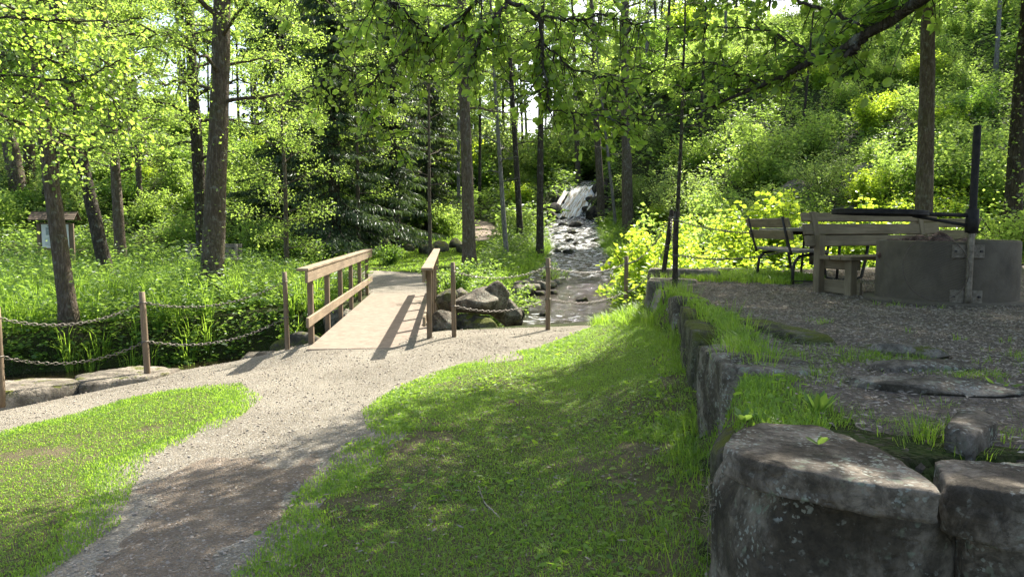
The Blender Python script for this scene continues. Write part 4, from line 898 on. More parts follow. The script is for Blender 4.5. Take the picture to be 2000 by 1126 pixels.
bough([(1690, 70, 5.0), (1668, 92, 5.0), (1652, 110, 5.0)], [.028, .03, .012], 8, .3, lv=9)
bough([(1600, 118, 5.25), (1500, 60, 5.4), (1400, 50, 5.6), (1300, 55, 5.8)], [.012, .008, .005, .003], 40, .34, L=.054, lv=10, dz=-.2)
bough([(1700, 60, 5.0), (1620, 20, 5.2), (1520, -10, 5.4), (1400, -25, 5.6)], [.016, .012, .008, .004], 34, .36, L=.054, lv=12, dz=-.3)
bough([(1480, 165, 5.55), (1400, 120, 5.8), (1320, 125, 6.1), (1240, 150, 6.4)], [.010, .007, .005, .003], 36, .34, L=.054, lv=10, dz=-.2)
bough([(1100, -60, 5.0), (1050, -20, 5.0), (995, -6, 5.0), (950, -4, 4.95), (924, 0, 5.0), (899, 39, 5.05), (842, 75, 5.1), (789, 103, 5.2), (735, 149, 5.3), (700, 190, 5.4)], [.02, .018, .017, .016, .012, .011, .010, .008, .006, .003], 55, .38, L=.058, lv=9, start=.3)
bough([(990, 2, 4.95), (1010, 12, 4.9), (1050, 28, 4.9), (1058, 90, 4.9), (1066, 160, 4.9), (1072, 215, 4.95)], [.016, .014, .011, .009, .006, .004], 44, .32, L=.060, lv=9, start=.2)
bough([(1072, 212, 4.95), (1140, 224, 5.0), (1215, 229, 5.05), (1290, 215, 5.1)], [.0045, .004, .003, .002], 28, .26, L=.058, lv=8)
bough([(992, 10, 4.9), (950, 45, 4.85), (930, 100, 4.8), (915, 142, 4.8)], [.011, .009, .006, .003], 40, .32, L=.060, lv=9)
bough([(940, 0, 4.9), (938, 30, 4.9), (930, 75, 4.9)], [.006, .005, .003], 14, .3, L=.060, lv=8)
bough([(1050, 28, 4.9), (1120, 40, 4.9), (1190, 30, 5.0), (1260, 50, 5.1)], [.010, .008, .006, .003], 42, .32, L=.056, lv=9, dz=-.35)
bough([(1056, 80, 4.9), (1110, 130, 5.0), (1170, 150, 5.1), (1240, 165, 5.2)], [.007, .006, .005, .003], 30, .30, L=.056, lv=9)
bough([(700, -20, 5.0), (780, 10, 5.0), (842, 75, 5.1)], [.006, .007, .008], 40, .36, L=.060, lv=9)
bough([(600, -60, 4.6), (560, -20, 4.6), (540, 0, 4.6)], [.006, .005, .003], 4, .3, L=.064, lv=8)
bough([(735, 149, 5.3), (690, 130, 5.4), (640, 150, 5.5), (600, 180, 5.6)], [.005, .004, .003, .002], 24, .34, L=.057, lv=9)
bough([(842, 75, 5.1), (800, 60, 5.2), (740, 40, 5.3), (690, 40, 5.5)], [.006, .005, .004, .002], 34, .34, L=.058, lv=9)
bough([(720, 170, 5.35), (715, 215, 5.3), (740, 245, 5.3), (770, 270, 5.25), (795, 315, 5.2)], [.004, .0035, .003, .0025, .002], 18, .20, L=.060, lv=9)
bough([(1850, -60, 4.4), (1800, -20, 4.7), (1660, -40, 5.0)], [.02, .016, .01], 40, .45, L=.064, lv=12)
# near leafy boughs of the left tree
for (pts, nt_) in (([(-60, 60, 7.6), (40, 90, 7.7), (130, 130, 7.8), (215, 190, 7.9), (255, 260, 8.0)], 75), ([(-60, 140, 7.5), (60, 150, 7.6), (150, 160, 7.8), (250, 110, 8.0)], 70), ([(-60, 30, 7.3), (90, 40, 7.6), (200, 40, 7.9)], 50), ([(-40, 200, 7.7), (60, 200, 7.8), (130, 225, 7.9)], 40)):
    bough([(a, b, c) for a, b, c in pts], [.014, .011, .008, .006, .003][:len(pts)], nt_, .5, L=.058, lv=12, dz=-.2, start=0)
# unseen leaf clusters added sunward of the hanging boughs to shade them
BPc = np.concatenate([b for b in BP if b[:, 0].max() > -.9]); q_ = BPc[R.integers(len(BPc), size=450)]; hh_ = R.uniform(1.8, 5, len(q_)); C2 = q_ + SUN[None] / SUN[2] * hh_[:, None] + R.normal(size=q_.shape) * .22; C2 = C2[open_top(C2)]
P = (C2[:, None] + R.normal(size=(len(C2), 12, 3)) * [.17, .17, .13]).reshape(-1, 3); P = P[keepsun(P, .85)]; n = len(P); Ls = .085 * R.uniform(.7, 1.25, n); leaves(lf, P - TA, rnd_dirs(n, .5, -.2), rnd_dirs(n, .8, 1.2), Ls, Ls * .85, 'far')
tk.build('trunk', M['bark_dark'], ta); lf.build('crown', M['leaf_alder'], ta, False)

# background trees: five kinds, copied
VAR = []
for k in range(5):
    bk = ['bark', 'bark_dark', 'bark_birch', 'bark', 'bark_dark'][k]
    VAR.append(mktree((0, 0, 0), 13 + k * .8, [.15, .12, .10, .17, .09][k], [.22, .3, .42, .12, .45][k], [2.6, 2.3, 2.0, 3.0, 1.9][k], 11000, L=.13, lean=(R.uniform(-.6, .6), .2), nb=34, mat=['leaf', 'leaf_blue', 'leaf', 'leaf_deep', 'leaf'][k], bark=bk, cull=False, name='forest_tree',
        label=['tall leafy tree in the forest background', 'tall grey-leaved tree in the forest background', 'slim birch in the forest background', 'broad dense tree in the forest background', 'slender dark-stemmed tree in the forest background'][k], group='trees of the forest background'))
first = [True] * 5
def place(V, fl, k, x, y, sc_, rz, z=None):
    root, kids = V[k]
    if fl[k]: fl[k] = False; r = root
    else: r = copy_tree(root, None, kids)
    r.location = (x, y, (h1(x, y) if z is None else z) - .1); r.scale = (sc_, sc_, sc_ * R.uniform(.9, 1.1)); r.rotation_euler = (R.normal(0, .03), R.normal(0, .03), rz); return r
pts_ = []; tries = 0
while len(pts_) < 105 and tries < 9000:
    tries += 1; y = 25 + 55 * R.random() ** .9; x = R.uniform(-(.74 * y + 5), .74 * y + 6); px = 1000 + F * x / y
    if 960 < px < 1330 and y < 46: continue
    if 900 < px < 1000 and y < 36: continue
    if 560 < px < 900 and y < 30: continue
    if px > 1300 and y < 47: continue
    if 1420 < px < 1600: continue
    md = 2.4 if y < 45 else 3.4
    if any((x - a) ** 2 + (y - b) ** 2 < md ** 2 for a, b in pts_): continue
    P_ = np.array([[x, y, 7.], [x, y, 9.5], [x, y, 12]])
    if lit(P_).any() and y < 58: continue
    pts_.append((x, y)); k = int(R.integers(5)) if not 900 < px < 1400 else int(R.choice([2, 4])); place(VAR, first, k, x, y, R.uniform(.8, 1.15) * (1 + .012 * max(0, y - 45)), R.uniform(0, 6.28))

for _ in range(60):                        # the forest closing the view behind the waterfall
    y = R.uniform(60, 92); x = R.uniform(-.32 * y, .34 * y)
    if any((x - a) ** 2 + (y - b) ** 2 < 7 for a, b in pts_): continue
    pts_.append((x, y)); place(VAR, first, int(R.choice([0, 1, 0, 3])), x, y, R.uniform(1.0, 1.3), R.uniform(0, 6.28))
for (px, y, k, sc_) in ((1362, 33, 4, .8), (1408, 41, 2, .95), (1462, 45, 4, 1.0), (1610, 38, 2, .9), (1668, 44, 1, 1.0), (1735, 36, 4, .95), (1868, 40, 1, 1.0), (1925, 32, 2, .95), (1560, 31, 4, .62), (1290, 40, 4, 1.0), (1258, 45, 2, 1.0)):
    x = (px - 1000) / F * y; place(VAR, first, k, x, y, sc_, R.uniform(0, 6.28))
# spruces
def spruce(origin, hgt, r0, rad, label, seed=0):
    tb_ = MB(); cm = MB(); tl_ = trunkline(hgt, (0, 0), 0, .02); t = np.linspace(0, 1, len(tl_)); tube(tb_, tl_, r0 * (1 - t * .95) * (1 + .4 * np.exp(-t * hgt / .3)), 12, True, .08); Cs = []; As = []; n_ = []
    z = .8
    while z < hgt - .3:
        Lb = rad * (1 - z / hgt) ** .75 * R.uniform(.75, 1.1)
        for q in range(int(R.integers(4, 7))):
            an = R.uniform(0, 6.28); d = np.array([math.cos(an), math.sin(an), 0]); s = np.linspace(0, 1, 9)[:, None]; l_ = Lb * R.uniform(.7, 1.1)
            bp = np.array([0, 0, z]) + d * l_ * s + np.array([0, 0, 1]) * l_ * (-.42 * s + .16 * s ** 2.5); tube(tb_, bp, .022 * (1 - .8 * s[:, 0]), 5, False)
            m = int(34 * l_); f = R.uniform(.08, 1, m); p = np.stack([np.interp(f, s[:, 0], bp[:, c]) for c in range(3)], 1)
            sd_ = np.stack([-np.full(m, d[1]), np.full(m, d[0]), np.zeros(m)], 1) * R.choice([-1, 1], m)[:, None]
            # side twigs, each a row of hanging needle tufts
            for w_ in range(4):
                off = R.uniform(0, .5, m)[:, None] * (1 - f[:, None] * .5) * l_ * .45
                Cs.append(p + sd_ * off + [0, 0, -.12] * off + R.normal(size=(m, 3)) * .02); As.append(d * .5 + sd_ * .5 + np.array([0, 0, -1.0]) * R.uniform(.2, 1.6, m)[:, None])
        z += R.uniform(.2, .42)
    Cs = np.concatenate(Cs); As = np.concatenate(As); ks = keepsun(Cs + np.array(origin), .5); Cs = Cs[ks]; As = As[ks]; n = len(Cs); ll = R.uniform(.10, .30, n); leaves(cm, Cs, As, rnd_dirs(n, .6, .3), ll, R.uniform(.025, .055, n), 'far', .2)
    o = empty('spruce_tree', origin, label, 'tree', 'dark spruces behind the bridge'); tb_.build('trunk', M['bark_dark'], o); cm.build('crown', M['needle'], o, False)
for (px, y, hg, rd, lb_) in ((655, 27.5, 15, 3.2, 'large dark spruce behind the left handrail of the bridge'), (772, 30.5, 14, 2.7, 'dark spruce left of the leaning tree with mossy foot'), (560, 30, 14, 2.8, 'shaded spruce at the left of the dark group'), (840, 35, 12, 2.3, 'smaller spruce furthest right in the dark group')):
    x = (px - 1000) / F * y; spruce((x, y, h1(x, y) - .1), hg, .24, rd, lb_)

# ------------------------------------------------------------------ bushes
def bushmesh(r, h, n, L, mat, name, label, cat, group, kind='far', stems=9, W=.62, loc=(0, 0, 0), cl=.13, tall=1.):
    tb_ = MB(); segs = []
    for k in range(stems):
        an = k * 2.4 + R.uniform(-.4, .4); rr_ = r * R.uniform(.25, 1) ; e_ = np.array([math.cos(an) * rr_, math.sin(an) * rr_, h * R.uniform(.55, 1.05) * (1 - .35 * (rr_ / r) ** 2)]); s = np.linspace(0, 1, 6)[:, None]
        bp = e_ * s * [1, 1, 0] + np.array([0, 0, e_[2]]) * s ** .8 + R.normal(size=(6, 3)) * .03 * s; tube(tb_, bp, .006 + .010 * (1 - s[:, 0]), 5, False)
        for q in range(9):
            f = R.uniform(.12, 1); o_ = np.array([np.interp(f, s[:, 0], bp[:, c]) for c in range(3)]); e2 = o_ + rnd_dirs(1, .6, .25)[0] * R.uniform(.15, .42) * r; tube(tb_, [o_, e2], [.005, .002], 3, False); segs.append((o_, e2))
    sa = np.array([a_ for a_, b_ in segs]); sb = np.array([b_ for a_, b_ in segs]); idx = R.integers(len(segs), size=n); tt_ = R.uniform(.15, 1.1, n)[:, None]
    P = sa[idx] * (1 - tt_) + sb[idx] * tt_ + R.normal(size=(n, 3)) * cl * r * .6; P[:, 2] = np.maximum(P[:, 2], .02)
    cm = MB(); Ls = L * R.uniform(.6, 1.25, n); leaves(cm, P, rnd_dirs(n, .4, -.05) + P * [1, 1, 0] * .4, rnd_dirs(n, .7, 1.0), Ls, Ls * W, kind)
    o = empty(name, loc, label, cat, group); return o, [tb_.build('stems', M['bark_dark'], o), cm.build('foliage', M[mat], o, False)]
BV = []; spec = [('leaf', .10, 1.3, 1.7), ('leaf_blue', .09, 1.2, 2.0), ('leaf', .11, 1.5, 1.5), ('leaf_deep', .10, 1.2, 1.4), ('leaf_lime', .10, 1.1, 1.4), ('leaf_blue', .08, 1.6, 2.4)]
for k, (m_, L_, r_, h_) in enumerate(spec):
    BV.append(bushmesh(r_, h_, 3600, L_, m_, 'bush', ['leafy green bush on the hillside', 'pale grey-green bush on the hillside', 'wide green bush on the hillside', 'dark green bush on the hillside', 'yellow-green bush on the hillside', 'tall grey-green bush on the hillside'][k], 'bush', 'bushes on the hillsides', stems=11))
bf = [True] * 6; bp_ = []; tries = 0
while len(bp_) < 270 and tries < 20000:
    tries += 1; y = 17 + 40 * R.random() ** 1.2; x = R.uniform(-(.74 * y + 2), .74 * y + 3); px = 1000 + F * x / y
    d_ = float(segdist(np.array([x]), np.array([y]), STREAM)[0])
    if d_ < 2.3 + .5 * (y > 34): continue
    if px < 1000 and y < 23.5: continue
    if 540 < px < 1010 and y < 33.5: continue
    if 880 < px < 1010 and y < 44: continue
    if 1000 < px < 1330 and y < 24: continue
    if 1080 < px < 1190 and y < 42: continue
    if px < 560 and y < 26 and R.random() < .6: continue
    if any((x - a) ** 2 + (y - b) ** 2 < (1.05 if x > 3 else 1.6) ** 2 for a, b in bp_): continue
    bp_.append((x, y)); k = int(R.choice(6, p=[.32, .08, .26, .12, .14, .08] if x > 2 else [.3, .05, .25, .35, .05, 0])); place(BV, bf, k, x, y, R.uniform(.7, 1.25), R.uniform(0, 6.28))
for _ in range(90):
    y = R.uniform(46, 78); x = R.uniform(-.30 * y, .30 * y); place(BV, bf, int(R.integers(6)), x, y, R.uniform(1.6, 2.4), R.uniform(0, 6.28))
# bushes one can point to
def bush(px, py, y, r, h, n, L, mat, lab, name='bush', cat='bush', dz=0, **k):
    p = at(px, py, y); bushmesh(r, h, n, L, mat, name, lab, cat, None, loc=(p[0], p[1], h1(p[0], p[1]) - .05 + dz), **k)
bush(950, 560, 14.9, 1.0, 1.25, 4800, .075, 'herb', 'dense green bush behind the rock pile, right of the bridge', stems=16)
bush(885, 560, 15.6, .8, 1.1, 3000, .075, 'herb', 'green bush against the right handrail of the bridge', stems=12)
bush(1002, 560, 16.4, .6, .95, 2000, .07, 'herb', 'small bush at the water edge behind the rock pile', stems=10)
bush(1262, 520, 15.5, 0.98, 2.27, 2380, .13, 'leaf_lime', 'bright yellow maple shrub on the right bank of the stream', 'maple_shrub', 'shrub', kind='near', W=.9, stems=9)
bush(1280, 560, 13.8, 0.92, 1.56, 2100, .10, 'leaf_lime', 'yellow-green shrub below the leaning post', stems=9)
bush(1232, 560, 16.2, 0.80, 1.30, 1959, .10, 'leaf_lime', 'pale shrub leaning over the water at the right bank', stems=9)
bush(1250, 600, 13.6, .65, .85, 1500, .08, 'herb', 'low bush behind the right bank post', stems=9)
bush(1370, 520, 15, 1.15, 1.56, 3360, .10, 'leaf_lime', 'sunlit shrub right of the tall dark post', stems=12)
bush(1440, 500, 15.5, 1.15, 1.76, 3360, .11, 'leaf_lime', 'sunlit shrub left of the small bench', stems=12)
bush(1520, 500, 16, 1.38, 2.47, 3919, .12, 'leaf_lime', 'tall bright shrub behind the small bench', stems=12, kind='near', W=.85)
bush(1625, 500, 16.4, 1.26, 2.21, 3639, .12, 'leaf_lime', 'bright shrub behind the left end of the long bench', stems=12, kind='near', W=.85)
bush(1720, 480, 17.4, 1.0, 1.3, 2400, .10, 'leaf', 'green shrub behind the long bench', stems=12)
bush(1900, 480, 16.5, 1.2, 1.7, 3200, .10, 'leaf', 'leafy shrub behind the fire ring', stems=12)
bush(1985, 480, 13.2, .9, 1.6, 2600, .09, 'leaf', 'leafy shrub at the right edge behind the fire ring', stems=12)
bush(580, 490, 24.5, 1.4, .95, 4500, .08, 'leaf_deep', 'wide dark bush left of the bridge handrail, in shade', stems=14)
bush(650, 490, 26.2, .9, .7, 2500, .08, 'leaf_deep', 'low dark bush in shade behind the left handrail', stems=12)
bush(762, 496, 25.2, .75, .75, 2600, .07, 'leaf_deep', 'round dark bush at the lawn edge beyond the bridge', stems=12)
bush(1080, 500, 21.5, .5, .75, 1500, .05, 'herb', 'tufted bush on the left bank beneath the dark straight tree', stems=10)

# ------------------------------------------------------------------ undergrowth and grass (nobody could count it)
def scatter(poly, dens, fil=None):
    P = np.array(poly); x0, y0 = P.min(0); x1, y1 = P.max(0); n = int((x1 - x0) * (y1 - y0) * dens); x = R.uniform(x0, x1, n); y = R.uniform(y0, y1, n); k = inside(x, y, poly)
    if fil is not None: k &= fil(x, y)
    return x[k], y[k]
SHB = [(-60, 10), (-60, 70), (60, 70), (60, 10)]
def herbs(mb, x, y, h, r, nl, L, W, dz=0.):
    n = len(x); z = H(x, y) + dz; hs = h * R.uniform(.45, 1.3, n) * np.clip(1 + .9 * n2(x, y, .8, 2, 91.), .4, 1.6); m = nl
    t = R.random((n, m)) ** .75; an = R.uniform(0, 6.28, (n, m)); rr_ = r * (.25 + .75 * np.sin(t * 2.6)) * R.uniform(.4, 1.1, (n, m))
    lx = R.normal(0, .12, (n, 1)) * t; C = np.stack([x[:, None] + np.cos(an) * rr_ * .6 + lx, y[:, None] + np.sin(an) * rr_ * .6 + lx, z[:, None] + .03 + hs[:, None] * t], -1).reshape(-1, 3)
    A_ = np.stack([np.cos(an), np.sin(an), R.uniform(-.3, .5, (n, m))], -1).reshape(-1, 3); N_ = rnd_dirs(n * m, .5, 1.2); Ls = L * R.uniform(.6, 1.3, n * m); leaves(mb, C, A_, N_, Ls, Ls * W, 'far', .12)
def blades(mb, x, y, h, w, curl=.5, dz=0., per=1, spread=.0, zf=None):
    n = len(x) * per; x = np.repeat(x, per); y = np.repeat(y, per); z = (H(x, y) if zf is None else zf(x, y)) + dz; an = R.uniform(0, 6.28, n); hs = h * R.uniform(.5, 1.3, n) if np.isscalar(h) else np.repeat(h, per) * R.uniform(.5, 1.25, n)
    c = curl * R.uniform(.2, 1.3, n); dx = np.cos(an); dy = np.sin(an); sx = x + dx * spread * R.random(n); sy = y + dy * spread * R.random(n); bx = -dy * w / 2; by = dx * w / 2
    V = np.zeros((n, 5, 3)); b0 = np.stack([sx, sy, z - .005], 1); m1 = b0 + np.stack([dx * hs * c * .3, dy * hs * c * .3, hs * .6], 1); tp = b0 + np.stack([dx * hs * c, dy * hs * c, hs * (1 - .3 * c)], 1); s_ = np.stack([bx, by, np.zeros(n)], 1) if not np.isscalar(bx) else 0
    V[:, 0] = b0 - s_; V[:, 1] = b0 + s_; V[:, 2] = m1 + s_ * .8; V[:, 3] = m1 - s_ * .8; V[:, 4] = tp; off = (np.arange(n) * 5)[:, None]
    mb.add(V.reshape(-1, 3), [np.array([[0, 1, 2, 3]]) + off, np.array([[3, 2, 4]]) + off])
sdd = lambda x, y: segdist(x, y, STREAM, vals=[(p[3],) for p in STREAM])
def offwater(x, y, m=.35): d, (w_,) = sdd(x, y); return d > w_ + m
mb = MB()
LB = [(-14, 11.6), (-14, 20.6), (-6.6, 20.4), (-4.4, 19.2), (-3.5, 17.3), (-3.3, 13.6), (-6, 12.4), (-9, 12)]
x, y = scatter(LB, 24, lambda x, y: offwater(x, y, .15)); herbs(mb, x, y, .62, .26, 30, .10, .42)
x, y = scatter(LB, 10, lambda x, y: offwater(x, y, -.05) & ~offwater(x, y, .8)); herbs(mb, x, y, .35, .25, 24, .12, .6)
tag(mb.build('undergrowth', M['herb'], None, False), 'dense leafy undergrowth on the far bank left of the bridge', 'undergrowth', kind='stuff')
mb = MB()
RB = [(1.9, 11.4), (3.4, 12.8), (5, 13.4), (8, 14.6), (13, 16.5), (14, 22), (5, 24), (3.3, 24), (2.6, 18), (2.4, 14)]
x, y = scatter(RB, 22, lambda x, y: offwater(x, y, .1)); herbs(mb, x, y, .55, .25, 24, .10, .5)
tag(mb.build('undergrowth', M['leaf_lime'], None, False), 'sunlit yellow-green undergrowth below the picnic terrace', 'undergrowth', kind='stuff')
mb = MB()
MB_ = [(-1.0, 14.0), (0.1, 14.9), (-.2, 17), (0, 20), (.7, 24), (1.4, 30), (1.6, 38), (-.6, 38), (-.9, 30), (-1.1, 24), (-1.2, 18)]
x, y = scatter(MB_, 22, lambda x, y: offwater(x, y, .15)); herbs(mb, x, y, .42, .22, 26, .075, .5)
def notpath(x, y): return (sdist(x, y, FARP) < -.1) & (sdist(x, y, [tuple(c) for c in CPATH]) < -.1)
def hillf(x, y):
    px = 1000 + F * x / y; lawn = (px > 540) & (px < 930) & (y < 27.5) | (px > 800) & (px < 960) & (y < 36) & (R.random(len(x)) < .9)
    return offwater(x, y, .3) & notpath(x, y) & ~lawn & (abs(x) < 1.0 * y + 4) & (y > 16) & ~inside(x, y, LB) & ~inside(x, y, RB) & ~((px > 560) & (px < 900) & (y < 31)) & (sdist(x, y, TERR) < -.5)
x, y = scatter([(-26, 20.5), (-26, 34), (28, 34), (28, 16)], 9, hillf); herbs(mb, x, y, .55, .34, 22, .14, .42)
x, y = scatter([(-45, 34), (-45, 62), (45, 62), (45, 34)], 3.5, hillf); herbs(mb, x, y, .8, .6, 22, .24, .5)
tag(mb.build('undergrowth', M['herb'], None, False), 'green plants covering the slopes and stream banks in the background', 'undergrowth', kind='stuff')
# lawns
mb = MB()
bare = lambda x, y: n2(x, y, 1.3, 3, 41.)
def lawnf(poly, e):
    def f(x, y):
        s = sdist(x, y, poly) + .30 * n2(x, y, 2.0, 4, 11.); b = bare(x, y) + .35 * n2(x, y, 5.5, 2, 43.); nearwall = sm(1.0, 0, segdist(x, y, WALL))
        return (s > e) & (R.random(len(x)) < np.clip(.97 - 1.3 * np.clip(b - .22 + .46 * nearwall, 0, 1) * 2.4, .08, 1) * sm(-.24, .26, s) ** 1.5)
    return f
x, y = scatter(LAWN_R, 11500, lawnf(LAWN_R, -.22)); wd = .0035 + .0006 * y; k = y > 2.6; x, y, wd = x[k], y[k], wd[k]
hz_ = .028 * (1 + .5 * n2(x, y, 1.7, 2, 51.)) + .02 * sm(.6, .1, segdist(x, y, WALL)); blades(mb, x, y, hz_, wd, .9, .015)
x, y = scatter(LAWN_L, 8500, lawnf(LAWN_L, -.22)); k = (y < 12) & (x > -.72 * y - .4); x, y = x[k], y[k]; blades(mb, x, y, .026 * (1 + .4 * n2(x, y, 1.7, 2, 51.)), .0035 + .0006 * y, .9, .015)
x, y = scatter(LAWN_R, 260, lambda x, y: n2(x, y, 1.9, 3, 99.) > .1); k = y > 2.6; x, y = x[k], y[k]; n = len(x); P = np.stack([x, y, H(x, y) + .035], 1); leaves(mb, P, rnd_dirs(n, .15), rnd_dirs(n, .3, 1.3), R.uniform(.02, .055, n), R.uniform(.014, .028, n), 'near', .08)
tag(mb.build('grass', M['grass'], None, False), 'short lawn grass beside the gravel path', 'grass', kind='stuff')
mb = MB()
# taller grass at the wall foot, among the wall stones and on the terrace edge
xw, yw = scatter([(p[0] - .48, p[1]) for p in WALL[1:10]] + [(p[0] + .05, p[1]) for p in WALL[1:10]][::-1], 110, lambda x, y: n2(x, y, 2.4, 2, 81.) > -.05); blades(mb, xw, yw, .11 * (1 + .6 * n2(xw, yw, 2.5, 2, 5.)), .0045, .9, 0, 14, .08, zf=lambda x, y: H(x - .12, y))
xw, yw = scatter([(p[0] - .22, p[1]) for p in WALL[2:10]] + [(p[0] + .02, p[1]) for p in WALL[2:10]][::-1], 75, lambda x, y: n2(x, y, 3., 2, 83.) > .0); blades(mb, xw, yw, .27 * (1 + .5 * n2(xw, yw, 2.5, 2, 5.)), .005, .8, 0, 10, .10, zf=lambda x, y: H(x - .12, y))
TG = [(.9, 2.9), (1.2, 3.6), (1.7, 4.6), (1.9, 5.4), (2.2, 4.6), (3.2, 4.5), (4.2, 4.0), (4.2, 2.2), (2.4, 1.9), (1.5, 2.3), (1.35, 2.75)]
def tgf(x, y): v_ = n2(x, y, 2.6, 3, 61.); return (R.random(len(x)) < np.clip(v_ * 3.2 + .05, .04, .8))
xw, yw = scatter(TG, 480, tgf); blades(mb, xw, yw, .06 * (1 + .8 * n2(xw, yw, 5, 2, 6.)), .0026, 1.2, 0, 15, .08)
xw, yw = scatter([(1.75, 4.6), (1.95, 6.4), (2.3, 6.4), (3, 5), (5, 4.4), (5, 3.8), (2.4, 4.2)], 60, tgf); blades(mb, xw, yw, .07, .0045, .85, 0, 14, .05)
xw, yw = scatter([(2.4, 10.2), (3.5, 9.6), (4.4, 10.2), (4.3, 12.2), (3.2, 12), (2.5, 11.0)], 130); blades(mb, xw, yw, .12, .009, .6, 0, 14, .06)
xw, yw = scatter([(1.4, 8.9), (1.72, 8.4), (1.75, 10.4), (1.5, 11.0), (1.1, 10.6)], 110); blades(mb, xw, yw, .22, .009, .6, 0, 14, .07, zf=lambda x, y: H(x - .12, y))
xw, yw = scatter([(3.55, 7.0), (4.0, 6.75), (4.0, 6.95), (3.6, 7.3)], 60); blades(mb, xw, yw, .07, .007, .6, 0, 12, .04)
xw, yw = scatter([(p[0] - .20, p[1]) for p in WALL[4:10]] + [(p[0] + .30, p[1]) for p in WALL[4:10]][::-1], 70, lambda x, y: n2(x, y, 2.1, 2, 87.) > -.1)
zt_ = lambda x, y: np.where(x > np.interp(y, [p[1] for p in WALL], [p[0] for p in WALL]) + .02, H(x + .1, y) - .02, H(x - .12, y)); blades(mb, xw, yw, .20 * (1 + .6 * n2(xw, yw, 2.5, 2, 5.)), .0045, 1.0, 0, 12, .12, zf=zt_)
tag(mb.build('grass', M['grass'], None, False), 'tall grass tufts along the stone wall and terrace edge', 'grass', kind='stuff')
mb = MB()
FL = [(-6.6, 23), (-1.7, 22.4), (-1.2, 19.5), (-.9, 22), (-.6, 30), (-2, 38), (-6, 33), (-8, 28.4), (-11, 25.5), (-10, 23)]
x, y = scatter(FL, 420, lambda x, y: notpath(x, y) & (R.random(len(x)) < np.clip(1 - 1.5 * n2(x, y, .5, 3, 71.), .15, 1))); blades(mb, x, y, .06, .02, .8, 0, 2, .1)
x, y = scatter([(-.9, 17), (.0, 16.6), (.2, 20), (.9, 24), (1.6, 30), (1.2, 30), (.2, 24), (-.7, 20)], 35, lambda x, y: offwater(x, y, .1)); blades(mb, x, y, .5, .02, .7, 0, 30, .12)
x, y = scatter([(2.6, 16), (3.4, 17), (4.4, 30), (5.4, 37), (4.4, 37), (3.6, 30)], 25, lambda x, y: offwater(x, y, .1)); blades(mb, x, y, .5, .02, .7, 0, 30, .12)
x, y = scatter(LB, 5, lambda x, y: offwater(x, y, .1)); blades(mb, x, y, .7, .014, .6, 0, 26, .12)
tag(mb.build('grass', M['grass'], None, False), 'grass of the far lawn and the stream banks', 'grass', kind='stuff')

# loose stones on the gravel, chips on the terrace
ov, of = ico(1)
def pebbles(x, y, s0, s1, mat, lab, dz=0., flat=.6):
    n = len(x); mb = MB(); s = s0 * (s1 / s0) ** (R.random(n) ** 2.5); V = ov[None] * s[:, None, None] * R.uniform(.6, 1.3, (n, 1, 3)) * [1, 1, flat] + R.normal(size=(n, len(ov), 3)) * s[:, None, None] * .12
    V += np.stack([x, y, H(x, y) + dz], 1)[:, None]; f = (of[None] + (np.arange(n) * len(ov))[:, None, None]).reshape(-1, 3); mb.add(V.reshape(-1, 3), f); return tag(mb.build('gravel', mat, None, False), lab, 'gravel', kind='stuff')
x, y = scatter(PATHP, 260, lambda x, y: (sdist(x, y, LAWN_R) < .0) & (sdist(x, y, LAWN_L) < .0) & (x > -.72 * y - .3)); pebbles(x, y, .004, .013, M['pebble'], 'loose pale pebbles on the gravel path', .012)
def outl(x, y): return (sdist(x, y, [(p[0] + .25, p[1]) for p in WALL[4:]] + [(3.6, 12.4), (12, 14), (12, 2.3), (1.7, 2.4), (1.2, 2.8)]) > 0)
x, y = scatter([(1.5, 3.6), (1.8, 10.5), (3.5, 12), (8, 12), (8, 5)], 420, outl); pebbles(x, y, .004, .012, M['pebble'], 'loose dark grit on the picnic terrace', .012, .5)
mb = MB(); x, y = scatter([(1.2, 2.5), (1.8, 10.5), (3.5, 12), (8, 12), (8, 4), (5, 2.3), (2, 2.3)], 520, outl); n = len(x); P = np.stack([x, y, H(x, y) + .022], 1); leaves(mb, P, rnd_dirs(n, .12), rnd_dirs(n, .2, 1.2), R.uniform(.015, .05, n), R.uniform(.006, .014, n), 'far', .1)
x, y = scatter([(-4, 2.6), (-3.2, 5.0), (-.8, 5.2), (0, 2.6)], 130); n = len(x); P = np.stack([x, y, H(x, y) + .018], 1); leaves(mb, P, rnd_dirs(n, .12), rnd_dirs(n, .2, 1.2), R.uniform(.012, .04, n), R.uniform(.004, .012, n), 'far', .1)
x, y = scatter(LAWN_R, 90); n = len(x); P = np.stack([x, y, H(x, y) + .03], 1); leaves(mb, P, rnd_dirs(n, .12), rnd_dirs(n, .2, 1.2), R.uniform(.015, .05, n), R.uniform(.006, .014, n), 'far', .1)
tag(mb.build('leaf_litter', M['twig'], None, False), 'bark chips and dry leaf litter on the terrace and lawn', 'litter', kind='stuff')
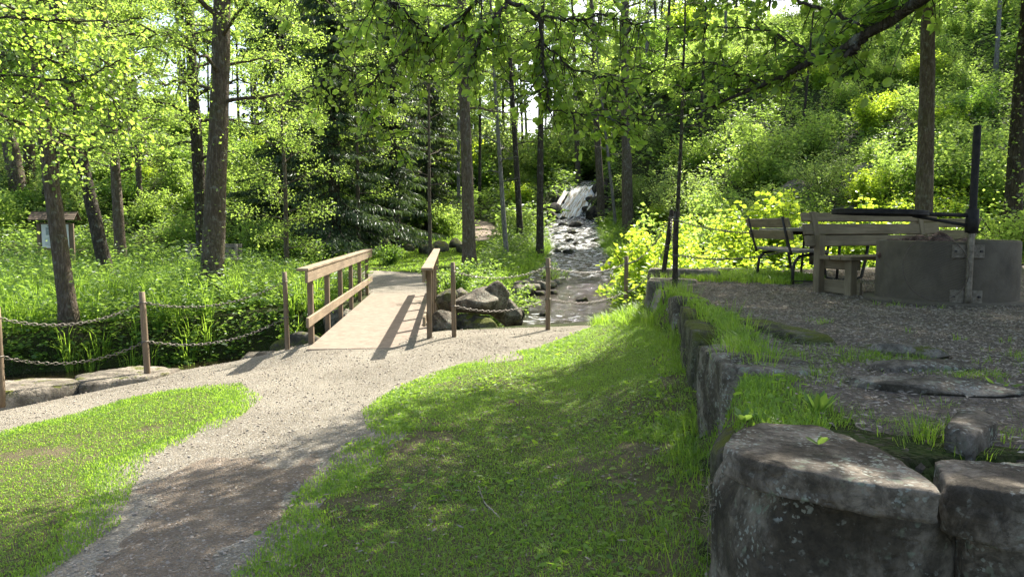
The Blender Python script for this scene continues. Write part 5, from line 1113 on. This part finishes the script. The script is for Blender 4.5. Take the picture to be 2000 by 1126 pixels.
# the dry stick on the lawn
sp = [tuple(onz(px, py, .07)) for px, py in [(935, 948), (943, 975), (965, 1000), (990, 1020), (1010, 1030), (1045, 1027), (1070, 1030), (1095, 1031)]]; mb = MB(); sp = np.array(sp); c = sp.mean(0); tube(mb, resample(sp, 24) - c + R.normal(size=(24, 3)) * .003, np.linspace(.003, .008, 24), 7, True, .1)
tag(mb.build('stick', M['twig'], loc=c), 'thin crooked dry stick lying on the lawn', 'stick')
# broad-leaved weeds
def weed(loc, n, L, W, lab, up=.8):
    mb = MB(); an = np.arange(n) * 2.4; C = np.zeros((n, 3)); A_ = np.stack([np.cos(an), np.sin(an), np.full(n, up) * R.uniform(.6, 1.3, n)], 1); Ls = L * R.uniform(.6, 1.2, n)
    leaves(mb, C, A_, np.tile([0, 0, 1.], (n, 1)) + rnd_dirs(n) * .3, Ls, Ls * W, 'near', .12); tag(mb.build('weed', M['herb'], None, False, loc=[float(c) for c in loc]), lab, 'weed')
p = onz(1598, 812, TZ); weed(p, 11, .12, .26, 'upright broad-leaved weed growing right behind the flat capstone', 1.6)
p = onz(1452, 824, TZ); weed(p, 8, .08, .34, 'low broad-leaved weed at the back left corner of the capstone')
p = onz(1598, 868, .93); weed(p, 5, .055, .35, 'tiny pale seedling on top of the capstone', .6)
p = onz(1950, 765, TZ); weed(p, 9, .10, .3, 'broad-leaved weed in the grass at the right edge')
p = onz(1245, 640, .1); weed(p, 9, .28, .35, 'large-leaved weed at the wall corner by the lawn', 1.4)
# pale seed head in front of the near wall
b_ = at(1378, 1050, 2.55); mb = MB(); tp_ = at(1383, 935, 2.5); L_ = resample([np.array([b_[0], b_[1], .05]), (b_ + tp_) / 2 * [1, 1, 1] + [0.01, 0, 0], tp_], 12); tube(mb, L_ - L_[0], .0008, 4)
for q in range(22):
    f = R.uniform(.72, 1); o_ = np.array([np.interp(f, np.linspace(0, 1, 12), L_[:, c]) for c in range(3)]) - L_[0]; d = rnd_dirs(1, .4, .5)[0]; tube(mb, [o_, o_ + d * .022, o_ + d * .034], [.0004, .0014, .0003], 4)
tag(mb.build('grass_stalk', M['twig'], loc=L_[0]), 'single pale flowering grass stalk in front of the large upright block', 'grass')
